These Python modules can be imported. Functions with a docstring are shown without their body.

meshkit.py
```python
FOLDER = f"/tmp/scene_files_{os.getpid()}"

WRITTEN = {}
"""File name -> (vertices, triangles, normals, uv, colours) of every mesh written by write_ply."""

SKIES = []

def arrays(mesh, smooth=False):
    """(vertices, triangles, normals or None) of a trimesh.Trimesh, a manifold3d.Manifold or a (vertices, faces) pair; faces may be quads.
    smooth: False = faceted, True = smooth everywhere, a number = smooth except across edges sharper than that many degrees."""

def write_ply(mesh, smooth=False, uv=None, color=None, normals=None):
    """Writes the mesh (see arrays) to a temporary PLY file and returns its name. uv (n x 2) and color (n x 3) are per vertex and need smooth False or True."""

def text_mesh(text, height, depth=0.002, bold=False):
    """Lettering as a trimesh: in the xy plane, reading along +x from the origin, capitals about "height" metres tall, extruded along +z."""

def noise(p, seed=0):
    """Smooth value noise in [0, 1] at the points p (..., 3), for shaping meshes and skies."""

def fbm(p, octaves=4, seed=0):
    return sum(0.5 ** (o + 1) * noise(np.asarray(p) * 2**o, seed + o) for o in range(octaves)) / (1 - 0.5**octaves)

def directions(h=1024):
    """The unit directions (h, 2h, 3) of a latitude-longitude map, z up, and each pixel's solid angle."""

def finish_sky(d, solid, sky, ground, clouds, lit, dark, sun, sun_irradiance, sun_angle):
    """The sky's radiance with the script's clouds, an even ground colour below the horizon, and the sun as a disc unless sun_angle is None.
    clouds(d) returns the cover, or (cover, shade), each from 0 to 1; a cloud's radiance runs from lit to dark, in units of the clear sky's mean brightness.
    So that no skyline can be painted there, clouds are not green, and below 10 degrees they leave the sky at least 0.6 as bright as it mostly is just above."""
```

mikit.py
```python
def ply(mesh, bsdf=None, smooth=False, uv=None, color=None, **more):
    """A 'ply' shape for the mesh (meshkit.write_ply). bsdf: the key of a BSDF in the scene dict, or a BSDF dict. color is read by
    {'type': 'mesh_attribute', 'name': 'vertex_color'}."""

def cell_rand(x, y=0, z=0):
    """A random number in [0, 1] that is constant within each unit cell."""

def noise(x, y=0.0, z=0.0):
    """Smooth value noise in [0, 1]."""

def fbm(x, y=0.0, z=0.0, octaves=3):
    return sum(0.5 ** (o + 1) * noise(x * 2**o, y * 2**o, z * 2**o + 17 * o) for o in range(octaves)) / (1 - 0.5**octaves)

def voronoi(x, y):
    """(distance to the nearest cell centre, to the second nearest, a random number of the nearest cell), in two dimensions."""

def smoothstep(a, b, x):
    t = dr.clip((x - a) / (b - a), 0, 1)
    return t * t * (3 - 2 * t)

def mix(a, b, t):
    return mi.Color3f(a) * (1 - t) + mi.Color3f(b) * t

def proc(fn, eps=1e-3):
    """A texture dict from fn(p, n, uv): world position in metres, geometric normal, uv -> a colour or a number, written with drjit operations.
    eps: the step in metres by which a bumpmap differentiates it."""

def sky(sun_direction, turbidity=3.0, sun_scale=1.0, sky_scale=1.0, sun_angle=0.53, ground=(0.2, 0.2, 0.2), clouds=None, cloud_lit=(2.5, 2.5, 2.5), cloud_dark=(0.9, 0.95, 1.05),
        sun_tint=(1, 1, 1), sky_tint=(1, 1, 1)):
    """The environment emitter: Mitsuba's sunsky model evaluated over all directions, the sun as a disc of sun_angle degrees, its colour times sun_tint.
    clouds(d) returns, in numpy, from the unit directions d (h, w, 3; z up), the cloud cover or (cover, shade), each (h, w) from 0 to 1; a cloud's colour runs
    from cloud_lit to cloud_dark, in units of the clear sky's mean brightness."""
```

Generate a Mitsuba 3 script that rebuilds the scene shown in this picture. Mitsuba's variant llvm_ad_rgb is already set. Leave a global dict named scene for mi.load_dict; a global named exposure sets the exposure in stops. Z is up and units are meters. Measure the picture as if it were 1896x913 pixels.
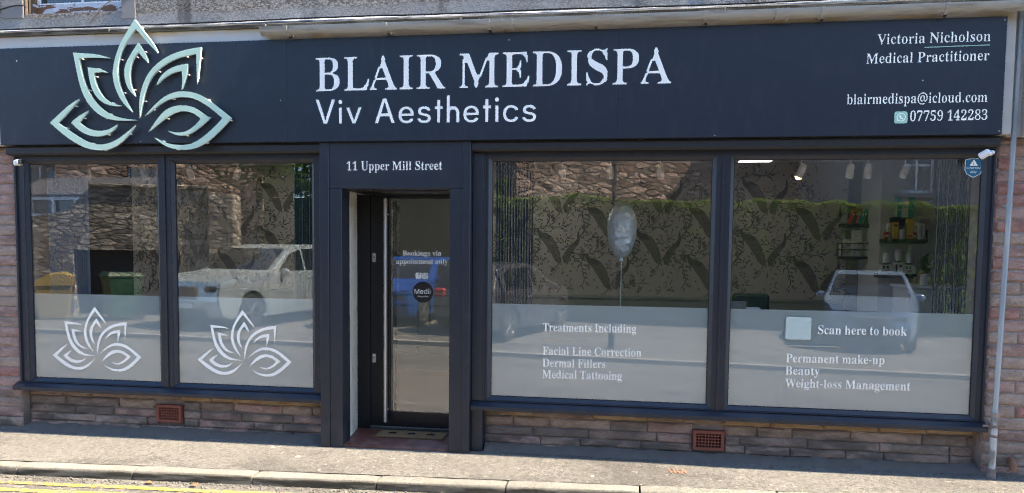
import math, random, glob
import numpy as np, trimesh, mitsuba as mi, drjit as dr, mikit, meshkit
import manifold3d as m3
import shapely
from shapely.geometry import Polygon, MultiPolygon, box as sbox, Point, LineString
from shapely import affinity, union_all
from mikit import proc, noise, fbm, voronoi, smoothstep, mix

T = mi.ScalarTransform4f
random.seed(7)
rng = np.random.default_rng(7)
scene, labels = {}, {}

# ------------------------------------------------------------------ camera, sky, exposure
EYE = [0.0, -5.8, 1.57]
YAW, PITCH, ROLL, FPX = math.radians(-8.6578), math.radians(-3.6564), math.radians(-0.5763), 1400.0
fwd = np.array([math.sin(YAW) * math.cos(PITCH), math.cos(YAW) * math.cos(PITCH), math.sin(PITCH)])
rgt = np.array([math.cos(YAW), -math.sin(YAW), 0.0])
dwn = np.cross(fwd, rgt)
up = -(-math.sin(ROLL) * rgt + math.cos(ROLL) * dwn)
scene['camera'] = {
    'type': 'perspective', 'fov_axis': 'x', 'fov': math.degrees(2 * math.atan(948.0 / FPX)),
    'principal_point_offset_x': 0.0, 'principal_point_offset_y': -(538.87 - 456.5) / 913.0,
    'near_clip': 0.05, 'far_clip': 900.0,
    'to_world': T().look_at(origin=EYE, target=list(np.array(EYE) + fwd), up=list(up)),
}
SUN = (0.62, -0.03, 0.78)
scene['sky'] = mikit.sky(SUN, turbidity=3)
exposure = 3.75


# ------------------------------------------------------------------ materials
def pr(name, base, rough=0.5, bump=None, bscale=1.0, beps=1e-3, **kw):
    b = base if isinstance(base, dict) else {'type': 'rgb', 'value': list(base)}
    d = {'type': 'principled', 'base_color': b, 'roughness': rough, **kw}
    if bump is not None:
        d = {'type': 'bumpmap', 'arbitrary': proc(bump, beps), 'scale': bscale, 'bsdf': d}
    scene[name] = {'type': 'twosided', 'bsdf': d}


def asphalt(lo, hi, big, tint):
    def fn(p, n, uv):
        a = noise(p.x * 150, p.y * 150, 3.0)
        b = noise(p.x * 52 + 9, p.y * 52, 1.0)
        c = fbm(p.x * 0.9, p.y * 1.3, 5.0, octaves=4)
        v = lo + (hi - lo) * (0.13 + 0.42 * a + 0.44 * b) * (0.70 + 0.6 * c)
        chip = smoothstep(0.86, 0.95, noise(p.x * big, p.y * big, 8.0))
        fleck = smoothstep(0.90, 0.94, noise(p.x * 33, p.y * 33, 4.0)) * smoothstep(0.45, 0.6, fbm(p.x * 1.1 + 3, p.y * 1.5, 9.0, octaves=2))
        chip = dr.maximum(chip, fleck * 1.3)
        stain = smoothstep(0.56, 0.70, fbm(p.x * 1.7 + 4, p.y * 2.6, 2.0, octaves=4))
        v = v * (1.0 - 0.22 * stain)
        return mix(mi.Color3f(*tint) * v, mi.Color3f(0.28, 0.26, 0.22), chip * 0.6)
    return proc(fn)


def asphalt_bump(p, n, uv):
    return noise(p.x * 140, p.y * 140, 2.0) * 0.6 + noise(p.x * 55, p.y * 55, 7.0)


pr('m_pavement', asphalt(0.035, 0.175, 95.0, (1.0, 0.965, 0.88)), 0.9, asphalt_bump, 0.004, specular=0.2)
pr('m_road', asphalt(0.035, 0.175, 60.0, (1.0, 0.96, 0.875)), 0.9, asphalt_bump, 0.006, specular=0.2)


def kerb_col(p, n, uv):
    a = noise(p.x * 120, p.y * 120, p.z * 120)
    c = fbm(p.x * 3, p.y * 3, p.z * 5, octaves=4)
    v = 0.125 + 0.10 * a + 0.10 * (c - 0.5)
    lich = smoothstep(0.60, 0.72, fbm(p.x * 9, p.y * 9, p.z * 9 + 3, octaves=3))
    col = mix(mi.Color3f(0.98, 0.97, 0.86) * v, mi.Color3f(0.16, 0.16, 0.13), lich * 0.5)
    shade_grime = smoothstep(0.5, 0.9, dr.abs(n.y)) * (0.55 + 0.45 * smoothstep(0.3, 0.6, fbm(p.x * 5, 2.0, p.z * 30, octaves=3)))  # shade of the upright kerb face put into the colour, blotched with road grime
    return mix(col, mi.Color3f(0.038, 0.036, 0.030), shade_grime)


def grain_bump(p, n, uv):
    return noise(p.x * 130, p.y * 130, p.z * 130) + 1.5 * noise(p.x * 40, p.y * 40, p.z * 40)


pr('m_far_kerb', (0.22, 0.21, 0.185), 0.9)
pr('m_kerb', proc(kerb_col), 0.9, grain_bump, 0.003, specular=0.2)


def yellow_col(p, n, uv):
    wear = smoothstep(0.50, 0.66, 0.6 * noise(p.x * 70, p.y * 70, 1.0) + 0.4 * fbm(p.x * 6, p.y * 12, 4.0, octaves=3))
    v = 0.8 + 0.25 * noise(p.x * 160, p.y * 160, 0.0)
    return mix(mi.Color3f(0.46, 0.32, 0.055) * v, mi.Color3f(0.13, 0.12, 0.10), wear)


pr('m_yellow_line', proc(yellow_col), 0.85, asphalt_bump, 0.004)


def harl_col(p, n, uv):
    a = noise(p.x * 150, p.y * 30, p.z * 150)
    b = noise(p.x * 60 + 3, 2.0, p.z * 60)
    v = 0.10 + 0.36 * smoothstep(0.25, 0.85, 0.6 * a + 0.4 * b)
    c = fbm(p.x * 2.2, 1.0, p.z * 4.0, octaves=4)
    col = mix(mi.Color3f(1.0, 0.93, 0.83) * v, mi.Color3f(0.95, 0.80, 0.62) * v, smoothstep(0.45, 0.65, c))
    band = smoothstep(3.445, 3.40, p.z + 0.03 * fbm(p.x * 5, 0.0, 0.0, octaves=2))
    grey = mi.Color3f(0.27, 0.27, 0.265) * (0.55 + 0.9 * noise(p.x * 130, 4.0, p.z * 130)) * (0.7 + 0.6 * fbm(p.x * 5, 3.0, p.z * 6, octaves=3))
    col = mix(col, grey, band)
    drip = smoothstep(0.60, 0.80, fbm(p.x * 7.0, 8.0, p.z * 0.8, octaves=3))
    return col * (1.0 - 0.5 * drip)


def harl_bump(p, n, uv):
    return noise(p.x * 95, 0.0, p.z * 95) + 0.5 * noise(p.x * 190, 3.0, p.z * 190)


pr('m_roughcast', proc(harl_col), 0.95, harl_bump, 0.008, specular=0.1)


def lead_col(p, n, uv):
    c = fbm(p.x * 8, p.y * 8, p.z * 20, octaves=4)
    return mix(mi.Color3f(0.10, 0.115, 0.14), mi.Color3f(0.32, 0.34, 0.36), smoothstep(0.40, 0.66, c))


pr('m_lead', proc(lead_col), 0.6, specular=0.4)


def white_board(p, n, uv):
    c = fbm(p.x * 1.6, p.y * 3, p.z * 14, octaves=4)
    stain = smoothstep(3.15 - 0.09 * smoothstep(-2.9, -2.75, p.x), 3.225 - 0.09 * smoothstep(-2.9, -2.75, p.x), p.z + 0.05 * (c - 0.5)) * smoothstep(2.6, 2.5, p.x) * (0.45 + 0.55 * smoothstep(0.35, 0.65, fbm(p.x * 3.1, 0.0, 2.0, octaves=3)))
    return mix(mi.Color3f(0.52, 0.50, 0.46) * (0.92 + 0.16 * c), mi.Color3f(0.42, 0.32, 0.19), stain)


pr('m_white_board', proc(white_board), 0.55)


def navy_sign(p, n, uv):
    c = fbm(p.x * 0.7, 0.0, p.z * 1.5, octaves=3)
    dust = smoothstep(0.55, 0.85, fbm(p.x * 22, 1.0, p.z * 5, octaves=3))
    return mix(mi.Color3f(0.0105, 0.017, 0.029) * (0.9 + 0.2 * c), mi.Color3f(0.03, 0.033, 0.04), dust * 0.25)


pr('m_sign', proc(navy_sign), 0.42, specular=0.45)


def navy_frame(p, n, uv):
    dust = fbm(p.x * 5, p.y * 5, p.z * 3, octaves=4)
    low = smoothstep(0.5, -0.05, p.z)
    return mix(mi.Color3f(0.0145, 0.0185, 0.029), mi.Color3f(0.045, 0.045, 0.046), smoothstep(0.5, 0.8, dust) * (0.18 + 0.5 * low))


pr('m_navy', proc(navy_frame), 0.38, specular=0.5)
pr('m_charcoal', (0.013, 0.014, 0.017), 0.45)
pr('m_black', (0.006, 0.007, 0.0095), 0.35)
pr('m_gasket', (0.008, 0.008, 0.009), 0.7)
pr('m_white_vinyl', (0.94, 0.92, 0.86), 0.5)
pr('m_white_plastic', (0.74, 0.74, 0.75), 0.35)
pr('m_mint', (0.48, 0.66, 0.545), 0.55, specular=0.3)
pr('m_mint_print', (0.35, 0.60, 0.48), 0.5)
pr('m_mint_edge', (0.56, 0.64, 0.58), 0.4)
pr('m_stud', (0.75, 0.77, 0.76), 0.3)
pr('m_steel', (0.80, 0.79, 0.77), 0.38, metallic=0.9)
pr('m_rule', (0.42, 0.42, 0.34), 0.5)


def gutter_col(p, n, uv):
    c = fbm(p.x * 5, p.y * 30, p.z * 30, octaves=4)
    return mix(mi.Color3f(0.33, 0.33, 0.31), mi.Color3f(0.22, 0.21, 0.19), smoothstep(0.45, 0.75, c))


pr('m_gutter', proc(gutter_col), 0.35, specular=0.6)


def pipe_col(p, n, uv):
    c = fbm(p.x * 20, p.y * 20, p.z * 3, octaves=4)
    v = mix(mi.Color3f(0.25, 0.29, 0.32), mi.Color3f(0.36, 0.38, 0.38), smoothstep(0.35, 0.7, c))
    low = smoothstep(0.42, 0.36, p.z)
    pale = mix(mi.Color3f(0.44, 0.44, 0.42), mi.Color3f(0.20, 0.19, 0.17), smoothstep(0.48, 0.68, fbm(p.x * 25, p.y * 25, p.z * 9, octaves=4)))
    return mix(v, pale, low)


pr('m_pipe', proc(pipe_col), 0.5)


def brick_mat(name, a, b, rough_scale, scale):
    def fn(p, n, uv):
        c = fbm(p.x * 14, p.y * 14, p.z * 22, octaves=4)
        g = noise(p.x * 170, p.y * 170, p.z * 170)
        d = smoothstep(0.30, -0.06, p.z) * smoothstep(0.35, 0.62, fbm(p.x * 6 + 2, p.y * 6, p.z * 11, octaves=4))
        soot = smoothstep(0.57, 0.75, fbm(p.x * 3 + 7, p.y * 3, p.z * 9, octaves=4))
        col = mix(a, b, smoothstep(0.3, 0.7, c)) * (0.72 + 0.56 * g)
        return mix(mix(col, mi.Color3f(0.10, 0.085, 0.075), soot * 0.55), mi.Color3f(0.085, 0.08, 0.072), d * 0.8)

    def bp(p, n, uv):
        return fbm(p.x * rough_scale, p.y * rough_scale, p.z * rough_scale * 1.6, octaves=3)
    pr(name, proc(fn), 0.92, bp, scale, specular=0.15)


brick_mat('m_brick_pink', (0.37, 0.235, 0.20), (0.47, 0.33, 0.285), 60, 0.035)
brick_mat('m_brick_tan', (0.36, 0.265, 0.215), (0.46, 0.36, 0.30), 60, 0.035)
brick_mat('m_brick_red', (0.33, 0.17, 0.145), (0.43, 0.25, 0.21), 60, 0.035)
brick_mat('m_stone_brown', (0.29, 0.205, 0.165), (0.37, 0.28, 0.23), 60, 0.03)
brick_mat('m_stone_ochre', (0.33, 0.215, 0.125), (0.40, 0.285, 0.18), 60, 0.014)
brick_mat('m_stone_grey', (0.235, 0.18, 0.155), (0.32, 0.255, 0.225), 60, 0.03)


def mortar_col(p, n, uv):
    c = fbm(p.x * 20, p.y * 20, p.z * 20, octaves=4)
    d = smoothstep(0.22, -0.05, p.z)
    return mix(mi.Color3f(0.29, 0.235, 0.205) * (0.7 + 0.6 * c), mi.Color3f(0.075, 0.07, 0.063), d * 0.8)


pr('m_mortar', proc(mortar_col), 0.95, grain_bump, 0.008)
pr('m_terracotta', (0.185, 0.055, 0.036), 0.7)
pr('m_rust_pipe', (0.20, 0.095, 0.06), 0.75)
pr('m_blank_sticker', (0.46, 0.54, 0.50), 0.5)
pr('m_vent_dark', (0.006, 0.005, 0.005), 0.9)


def paint_peel(p, n, uv):
    c = fbm(p.x * 9, 1.0, p.z * 26, octaves=4)
    k = smoothstep(0.50, 0.53, c)
    return mix(mi.Color3f(0.50, 0.52, 0.55) * (0.85 + 0.3 * noise(p.x * 90, 1.0, p.z * 90)), mi.Color3f(0.17, 0.085, 0.045), k)


pr('m_peeling', proc(paint_peel), 0.7)


def step_col(p, n, uv):
    c = fbm(p.x * 7, p.y * 7, 0.0, octaves=4)
    return mix(mi.Color3f(0.125, 0.046, 0.036), mi.Color3f(0.17, 0.09, 0.075), smoothstep(0.4, 0.7, c))


pr('m_red_step', proc(step_col), 0.45)


def coir(p, n, uv):
    return mi.Color3f(0.17, 0.105, 0.05) * (0.6 + 0.8 * noise(p.x * 240, p.y * 240, p.z * 100))


pr('m_coir', proc(coir), 0.95)


def cream_col(p, n, uv):
    c = fbm(p.x * 6, p.y * 30, p.z * 2, octaves=3)
    return mix(mi.Color3f(0.66, 0.60, 0.47), mi.Color3f(0.72, 0.68, 0.57), c)


pr('m_cream', proc(cream_col), 0.55)


def paper_col(p, n, uv):
    return mi.Color3f(0.46, 0.425, 0.38) * (0.92 + 0.16 * noise(p.x * 160, 2.0, p.z * 40))


pr('m_wallpaper', proc(paper_col), 0.8)
pr('m_print_dark', (0.115, 0.112, 0.106), 0.8)
pr('m_print_mid', (0.185, 0.175, 0.158), 0.8)
pr('m_dado', (0.26, 0.28, 0.245), 0.6)
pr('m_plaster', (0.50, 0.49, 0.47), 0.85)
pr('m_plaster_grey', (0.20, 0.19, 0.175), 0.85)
pr('m_floor', (0.30, 0.27, 0.24), 0.5)
pr('m_blind', (0.018, 0.024, 0.038), 0.55)
pr('m_blind_light_line', (0.13, 0.15, 0.19), 0.5)
pr('m_margin', (0.21, 0.205, 0.20), 0.9, grain_bump, 0.004)
pr('m_paper_white', (0.68, 0.67, 0.64), 0.6)
pr('m_box_yellow', (0.62, 0.36, 0.03), 0.5)
pr('m_box_red', (0.42, 0.03, 0.03), 0.5)
pr('m_box_teal', (0.02, 0.36, 0.36), 0.5)
pr('m_box_green', (0.05, 0.30, 0.13), 0.5)
pr('m_box_orange', (0.55, 0.17, 0.04), 0.5)
pr('m_ink', (0.05, 0.05, 0.06), 0.6)
pr('m_pink_ink', (0.55, 0.12, 0.22), 0.6)
pr('m_dark_green', (0.012, 0.04, 0.032), 0.6)
pr('m_wood_pale', (0.42, 0.30, 0.16), 0.6)
pr('m_leaf_in', (0.05, 0.12, 0.04), 0.5)
pr('m_sticker_blue', (0.02, 0.13, 0.24), 0.4)
pr('m_paint_mark', (0.22, 0.115, 0.075), 0.9)
pr('m_dry_leaf', (0.20, 0.11, 0.05), 0.8)
scene['m_pane'] = {'type': 'thindielectric', 'int_ior': 1.85, 'ext_ior': 1.0}
scene['m_film'] = {'type': 'principledthin', 'base_color': {'type': 'rgb', 'value': [0.47, 0.535, 0.53]}, 'roughness': 0.6, 'diff_trans': 0.8, 'spec_trans': 0.0}


def foil_bump(p, n, uv):
    return fbm(p.x * 18, p.y * 18, p.z * 30, octaves=3)


pr('m_foil', (0.72, 0.78, 0.82), 0.34, foil_bump, 0.02, metallic=0.35)
pr('m_foil_white', (0.90, 0.90, 0.86), 0.45, foil_bump, 0.03)


def rubble(name, a, b, cw, ch):
    def cell(p):
        u = p.x + p.y * 0.6
        return voronoi(u / cw + 0.3 * noise(u * 6, 0.0, p.z * 6), p.z / ch)

    def fn(p, n, uv):
        d1, d2, r = cell(p)
        j = smoothstep(0.03, 0.16, d2 - d1)
        col = mix(a, b, r) * (0.6 + 0.8 * fbm(p.x * 9 + p.y * 7, p.y * 3, p.z * 16, octaves=4)) * (0.6 + 0.8 * r)
        return mix(mi.Color3f(0.15, 0.13, 0.105), col, j)

    def bp(p, n, uv):
        d1, d2, r = cell(p)
        return smoothstep(0.0, 0.3, d2 - d1) * (0.6 + 0.6 * r) + 0.6 * fbm(p.x * 9, p.y * 9, p.z * 14, octaves=3)
    pr(name, proc(fn), 0.95, bp, 0.06, 4e-3)


rubble('m_rubble', (0.17, 0.15, 0.12), (0.26, 0.235, 0.19), 0.24, 0.12)
rubble('m_rubble_red', (0.24, 0.155, 0.115), (0.40, 0.29, 0.225), 0.28, 0.15)
pr('m_render_white', (0.22, 0.215, 0.205), 0.9)
pr('m_slate', (0.09, 0.095, 0.11), 0.6)
pr('m_timber_dark', (0.02, 0.02, 0.022), 0.7)
pr('m_bark', (0.10, 0.08, 0.06), 0.9)
pr('m_bin_green', (0.016, 0.058, 0.032), 0.45)
pr('m_bin_yellow', (0.25, 0.185, 0.04), 0.5)
pr('m_car_silver', (0.44, 0.52, 0.55), 0.2, metallic=0.5, clearcoat=1.0, clearcoat_gloss=0.95)
pr('m_car_pale', (0.15, 0.225, 0.335), 0.25, metallic=0.3, clearcoat=1.0, clearcoat_gloss=0.95)
pr('m_car_dark', (0.06, 0.065, 0.075), 0.25, metallic=0.3, clearcoat=1.0, clearcoat_gloss=0.95)
pr('m_car_blue', (0.008, 0.065, 0.30), 0.25, metallic=0.1, clearcoat=1.0, clearcoat_gloss=0.95)
pr('m_car_glass', (0.012, 0.016, 0.018), 0.05, specular=0.9)
pr('m_tyre', (0.015, 0.015, 0.016), 0.8)
pr('m_rim', (0.55, 0.56, 0.57), 0.3, metallic=0.9)
pr('m_lamp_glass', (0.28, 0.30, 0.32), 0.1, clearcoat=1.0)
pr('m_plate_yellow', (0.62, 0.42, 0.03), 0.5)
for nm, c in (('m_leaf_a', (0.07, 0.14, 0.03)), ('m_leaf_b', (0.20, 0.30, 0.06))):
    scene[nm] = {'type': 'principledthin', 'base_color': {'type': 'rgb', 'value': list(c)}, 'roughness': 0.5, 'diff_trans': 0.7}
scene['m_bulb'] = {'type': 'diffuse', 'reflectance': {'type': 'rgb', 'value': [0.8, 0.7, 0.5]}}


# ------------------------------------------------------------------ helpers
def numbered(key):
    if key not in scene and key not in labels:
        return key
    i = 1
    while f'{key}_{i:03d}' in scene or f'{key}_{i:03d}' in labels:
        i += 1
    return f'{key}_{i:03d}'


def lab(key, label=None, cat=None, group=None, kind=None):
    d = labels.setdefault(key, {})
    for k, v in (('label', label), ('category', cat), ('group', group), ('kind', kind)):
        if v:
            d[k] = v
    return key


def put(key, mesh, mat, label=None, cat=None, group=None, kind=None, smooth=False, to=None, **kw):
    key = numbered(key)
    d = mesh if isinstance(mesh, dict) else mikit.ply(mesh, mat, smooth=smooth, **kw)
    if isinstance(mesh, dict) and mat is not None:
        d = {**d, 'bsdf': {'type': 'ref', 'id': mat}}
    if to is not None:
        d = {**d, 'to_world': to}
    scene[key] = d
    if label or cat or group or kind:
        lab(key, label, cat, group, kind)
    return key


def thing(key, label, cat, group=None):
    return lab(numbered(key), label, cat, group)


def cat(*ms):
    ms = [m for m in ms if m is not None]
    return trimesh.util.concatenate(ms)


def bx(x0, x1, y0, y1, z0, z1):
    m = trimesh.creation.box(extents=(x1 - x0, y1 - y0, z1 - z0))
    m.apply_translation(((x0 + x1) / 2, (y0 + y1) / 2, (z0 + z1) / 2))
    return m


def cb(x0, x1, y0, y1, z0, z1, c=0.004):
    """box with chamfered edges"""
    c = min(c, (x1 - x0) * 0.45, (y1 - y0) * 0.45, (z1 - z0) * 0.45)
    v = []
    for sx in (0, 1):
        for sy in (0, 1):
            for sz in (0, 1):
                p = np.array([(x0, x1)[sx], (y0, y1)[sy], (z0, z1)[sz]])
                d = np.array([1 - 2 * sx, 1 - 2 * sy, 1 - 2 * sz]) * c
                for k in range(3):
                    q = p + d
                    q[k] = p[k]
                    v.append(q)
    return trimesh.Trimesh(v, process=False).convex_hull


def tube(path, r, sides=10, caps=True):
    p = np.asarray(path, float)
    t = np.gradient(p, axis=0)
    t /= np.linalg.norm(t, axis=1, keepdims=True) + 1e-12
    ref = np.array([0, 0, 1.0]) if abs(t[0, 2]) < 0.9 else np.array([1.0, 0, 0])
    a = np.cross(t, ref)
    a /= np.linalg.norm(a, axis=1, keepdims=True) + 1e-12
    b = np.cross(t, a)
    ang = np.arange(sides) * 2 * np.pi / sides
    r = np.broadcast_to(r, (len(p),))
    v = (p[:, None] + r[:, None, None] * (np.cos(ang)[None, :, None] * a[:, None] + np.sin(ang)[None, :, None] * b[:, None])).reshape(-1, 3)
    f = []
    for i in range(len(p) - 1):
        for j in range(sides):
            k = (j + 1) % sides
            f += [[i * sides + j, (i + 1) * sides + j, (i + 1) * sides + k], [i * sides + j, (i + 1) * sides + k, i * sides + k]]
    if caps:
        v = np.vstack([v, p[0], p[-1]])
        n = len(v)
        for j in range(sides):
            k = (j + 1) % sides
            f += [[n - 2, j, k], [n - 1, (len(p) - 1) * sides + k, (len(p) - 1) * sides + j]]
    return trimesh.Trimesh(v, f, process=False)


def geoms(g):
    return [q for q in getattr(g, 'geoms', [g]) if isinstance(q, Polygon) and q.area > 1e-9]


XZ = np.array([[1, 0, 0, 0], [0, 0, -1, 0], [0, 1, 0, 0], [0, 0, 0, 1.0]])


def plate_xz(g, y_back, depth):
    """polygon in (x, z) as a plate whose back lies at y_back and whose front is depth nearer the street"""
    out = []
    for q in geoms(g):
        m = trimesh.creation.extrude_polygon(q, depth, engine='earcut')
        m.apply_transform(XZ)
        m.apply_translation((0, y_back, 0))
        out.append(m)
    return trimesh.util.concatenate(out)


def rbox(x0, x1, z0, z1):
    return sbox(x0, z0, x1, z1)


def profile_x(pts, x0, x1):
    """profile in (y, z) extruded along x"""
    m = trimesh.creation.extrude_polygon(Polygon(pts), x1 - x0, engine='earcut')
    m.apply_transform(np.array([[0, 0, 1, 0], [1, 0, 0, 0], [0, 1, 0, 0], [0, 0, 0, 1.0]]))
    m.apply_translation((x0, 0, 0))
    return m


def lathe(pts, sections=24):
    return trimesh.creation.revolve(np.array(pts, float), sections=sections)


def move(m, x=0, y=0, z=0, rz=0, rx=0, ry=0, s=1.0):
    m = m.copy()
    if s != 1.0:
        m.apply_scale(s)
    for a, ax in ((rx, [1, 0, 0]), (ry, [0, 1, 0]), (rz, [0, 0, 1])):
        if a:
            m.apply_transform(trimesh.transformations.rotation_matrix(a, ax))
    m.apply_translation((x, y, z))
    return m


def grid(x0, x1, y0, y1, nx, ny, zf):
    X, Y = np.meshgrid(np.linspace(x0, x1, nx), np.linspace(0, 1, ny), indexing='ij')
    ya, yb = (y0(X) if callable(y0) else y0), (y1(X) if callable(y1) else y1)
    Y = ya + (yb - ya) * Y
    v = np.stack([X, Y, zf(X, Y)], -1).reshape(-1, 3)
    i, j = np.meshgrid(np.arange(nx - 1), np.arange(ny - 1), indexing='ij')
    a = (i * ny + j).ravel()
    f = np.vstack([np.stack([a, a + ny, a + ny + 1], 1), np.stack([a, a + ny + 1, a + 1], 1)])
    return trimesh.Trimesh(v, f, process=False)


# ---- lettering
_fdir = glob.glob('/opt/blender-*/*/datafiles/fonts/')[0]
_fonts = {}


def _font(kind):
    from PIL import ImageFont
    if kind not in _fonts:
        try:
            _fonts[kind] = ImageFont.truetype(glob.glob(_fdir + ('NotoSansMath*' if kind == 'serif' else 'Inter*'))[0], 150)
        except Exception:
            _fonts[kind] = ImageFont.truetype(glob.glob(_fdir + 'Inter*')[0], 150)
    return _fonts[kind]


def _serif(s):
    o = ''
    for c in s:
        if 'A' <= c <= 'Z':
            o += chr(0x1D400 + ord(c) - 65)
        elif 'a' <= c <= 'z':
            o += chr(0x1D41A + ord(c) - 97)
        elif '0' <= c <= '9':
            o += chr(0x1D7CE + ord(c) - 48)
        else:
            o += c
    return o


def glyphs(text, kind='serif', shave=0, spacing=0):
    """the lettering as shapely shapes, baseline at z = 0, in font pixels; shave thins the upright stems"""
    from PIL import Image, ImageDraw
    from scipy import ndimage as nd
    f = _font(kind)
    parts, x = [], 10
    s = _serif(text) if kind == 'serif' else text
    if spacing:
        for c in s:
            parts.append((c, x))
            x += f.getlength(c) + spacing
        w = int(x) + 20
    else:
        parts, w = [(s, x)], int(f.getlength(s)) + 40
    im = Image.new('L', (w, 260))
    for c, px in parts:
        ImageDraw.Draw(im).text((px, 180), c, 255, f, anchor='ls')
    on = np.asarray(im) > 127
    if shave:
        L = shave + 9
        er = nd.binary_erosion(on, np.ones((1, shave + 1)))
        thin = on & ~nd.binary_dilation(nd.binary_opening(on, np.ones((1, L))), np.ones((1, 3)))
        on = nd.binary_closing(np.pad(er | thin, 8), np.ones((3, 9)), iterations=1)[8:-8, 8:-8]
    a = np.pad(on, ((0, 0), (1, 1))).astype(np.int8)
    df = np.diff(a, axis=1)
    rows, st = np.nonzero(df == 1)
    en = np.nonzero(df == -1)[1]
    shape = union_all(shapely.box(st, 180.0 - rows - 1, en, 180.0 - rows))
    return shape.buffer(1.2).buffer(-1.2).simplify(0.9)


CAP = {'serif': 101.0, 'sans': 109.0}


def fit_text(text, x0, x1, z0, z1, cap, kind='serif', shave=7, spacing=0):
    g = glyphs(text, kind, shave, spacing)
    a, b, c, d = g.bounds
    sx, sz = (x1 - x0) / (c - a), cap / CAP[kind]
    sh = (z1 - z0) / (x1 - x0)
    return affinity.affine_transform(g, [sx, 0, sh * sx, sz, x0 - a * sx, z0 - sh * sx * a])


# ------------------------------------------------------------------ ground: pavement, kerb, road, far pavement
def zg(x):
    return -0.0633 + 0.0053 * np.clip(x, -9, 7)


def yk(x):
    return -0.80 + 0.038 * (np.clip(x, -14, 12) + 0.55)


def zf(x):
    return -0.54 - 0.018 * np.clip(x, -14, 14)


def zn(x):
    return zg(x) - 0.085


def z_pave(x, y):
    return zg(x) + 0.022 * np.minimum(y, 0)


def z_road(x, y):
    t = np.clip((yk(x) - y) / (yk(x) + 7.7), 0, 1)
    return zn(x) * (1 - t) + zf(x) * t + 0.03 * np.sin(np.pi * t) * 0


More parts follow.
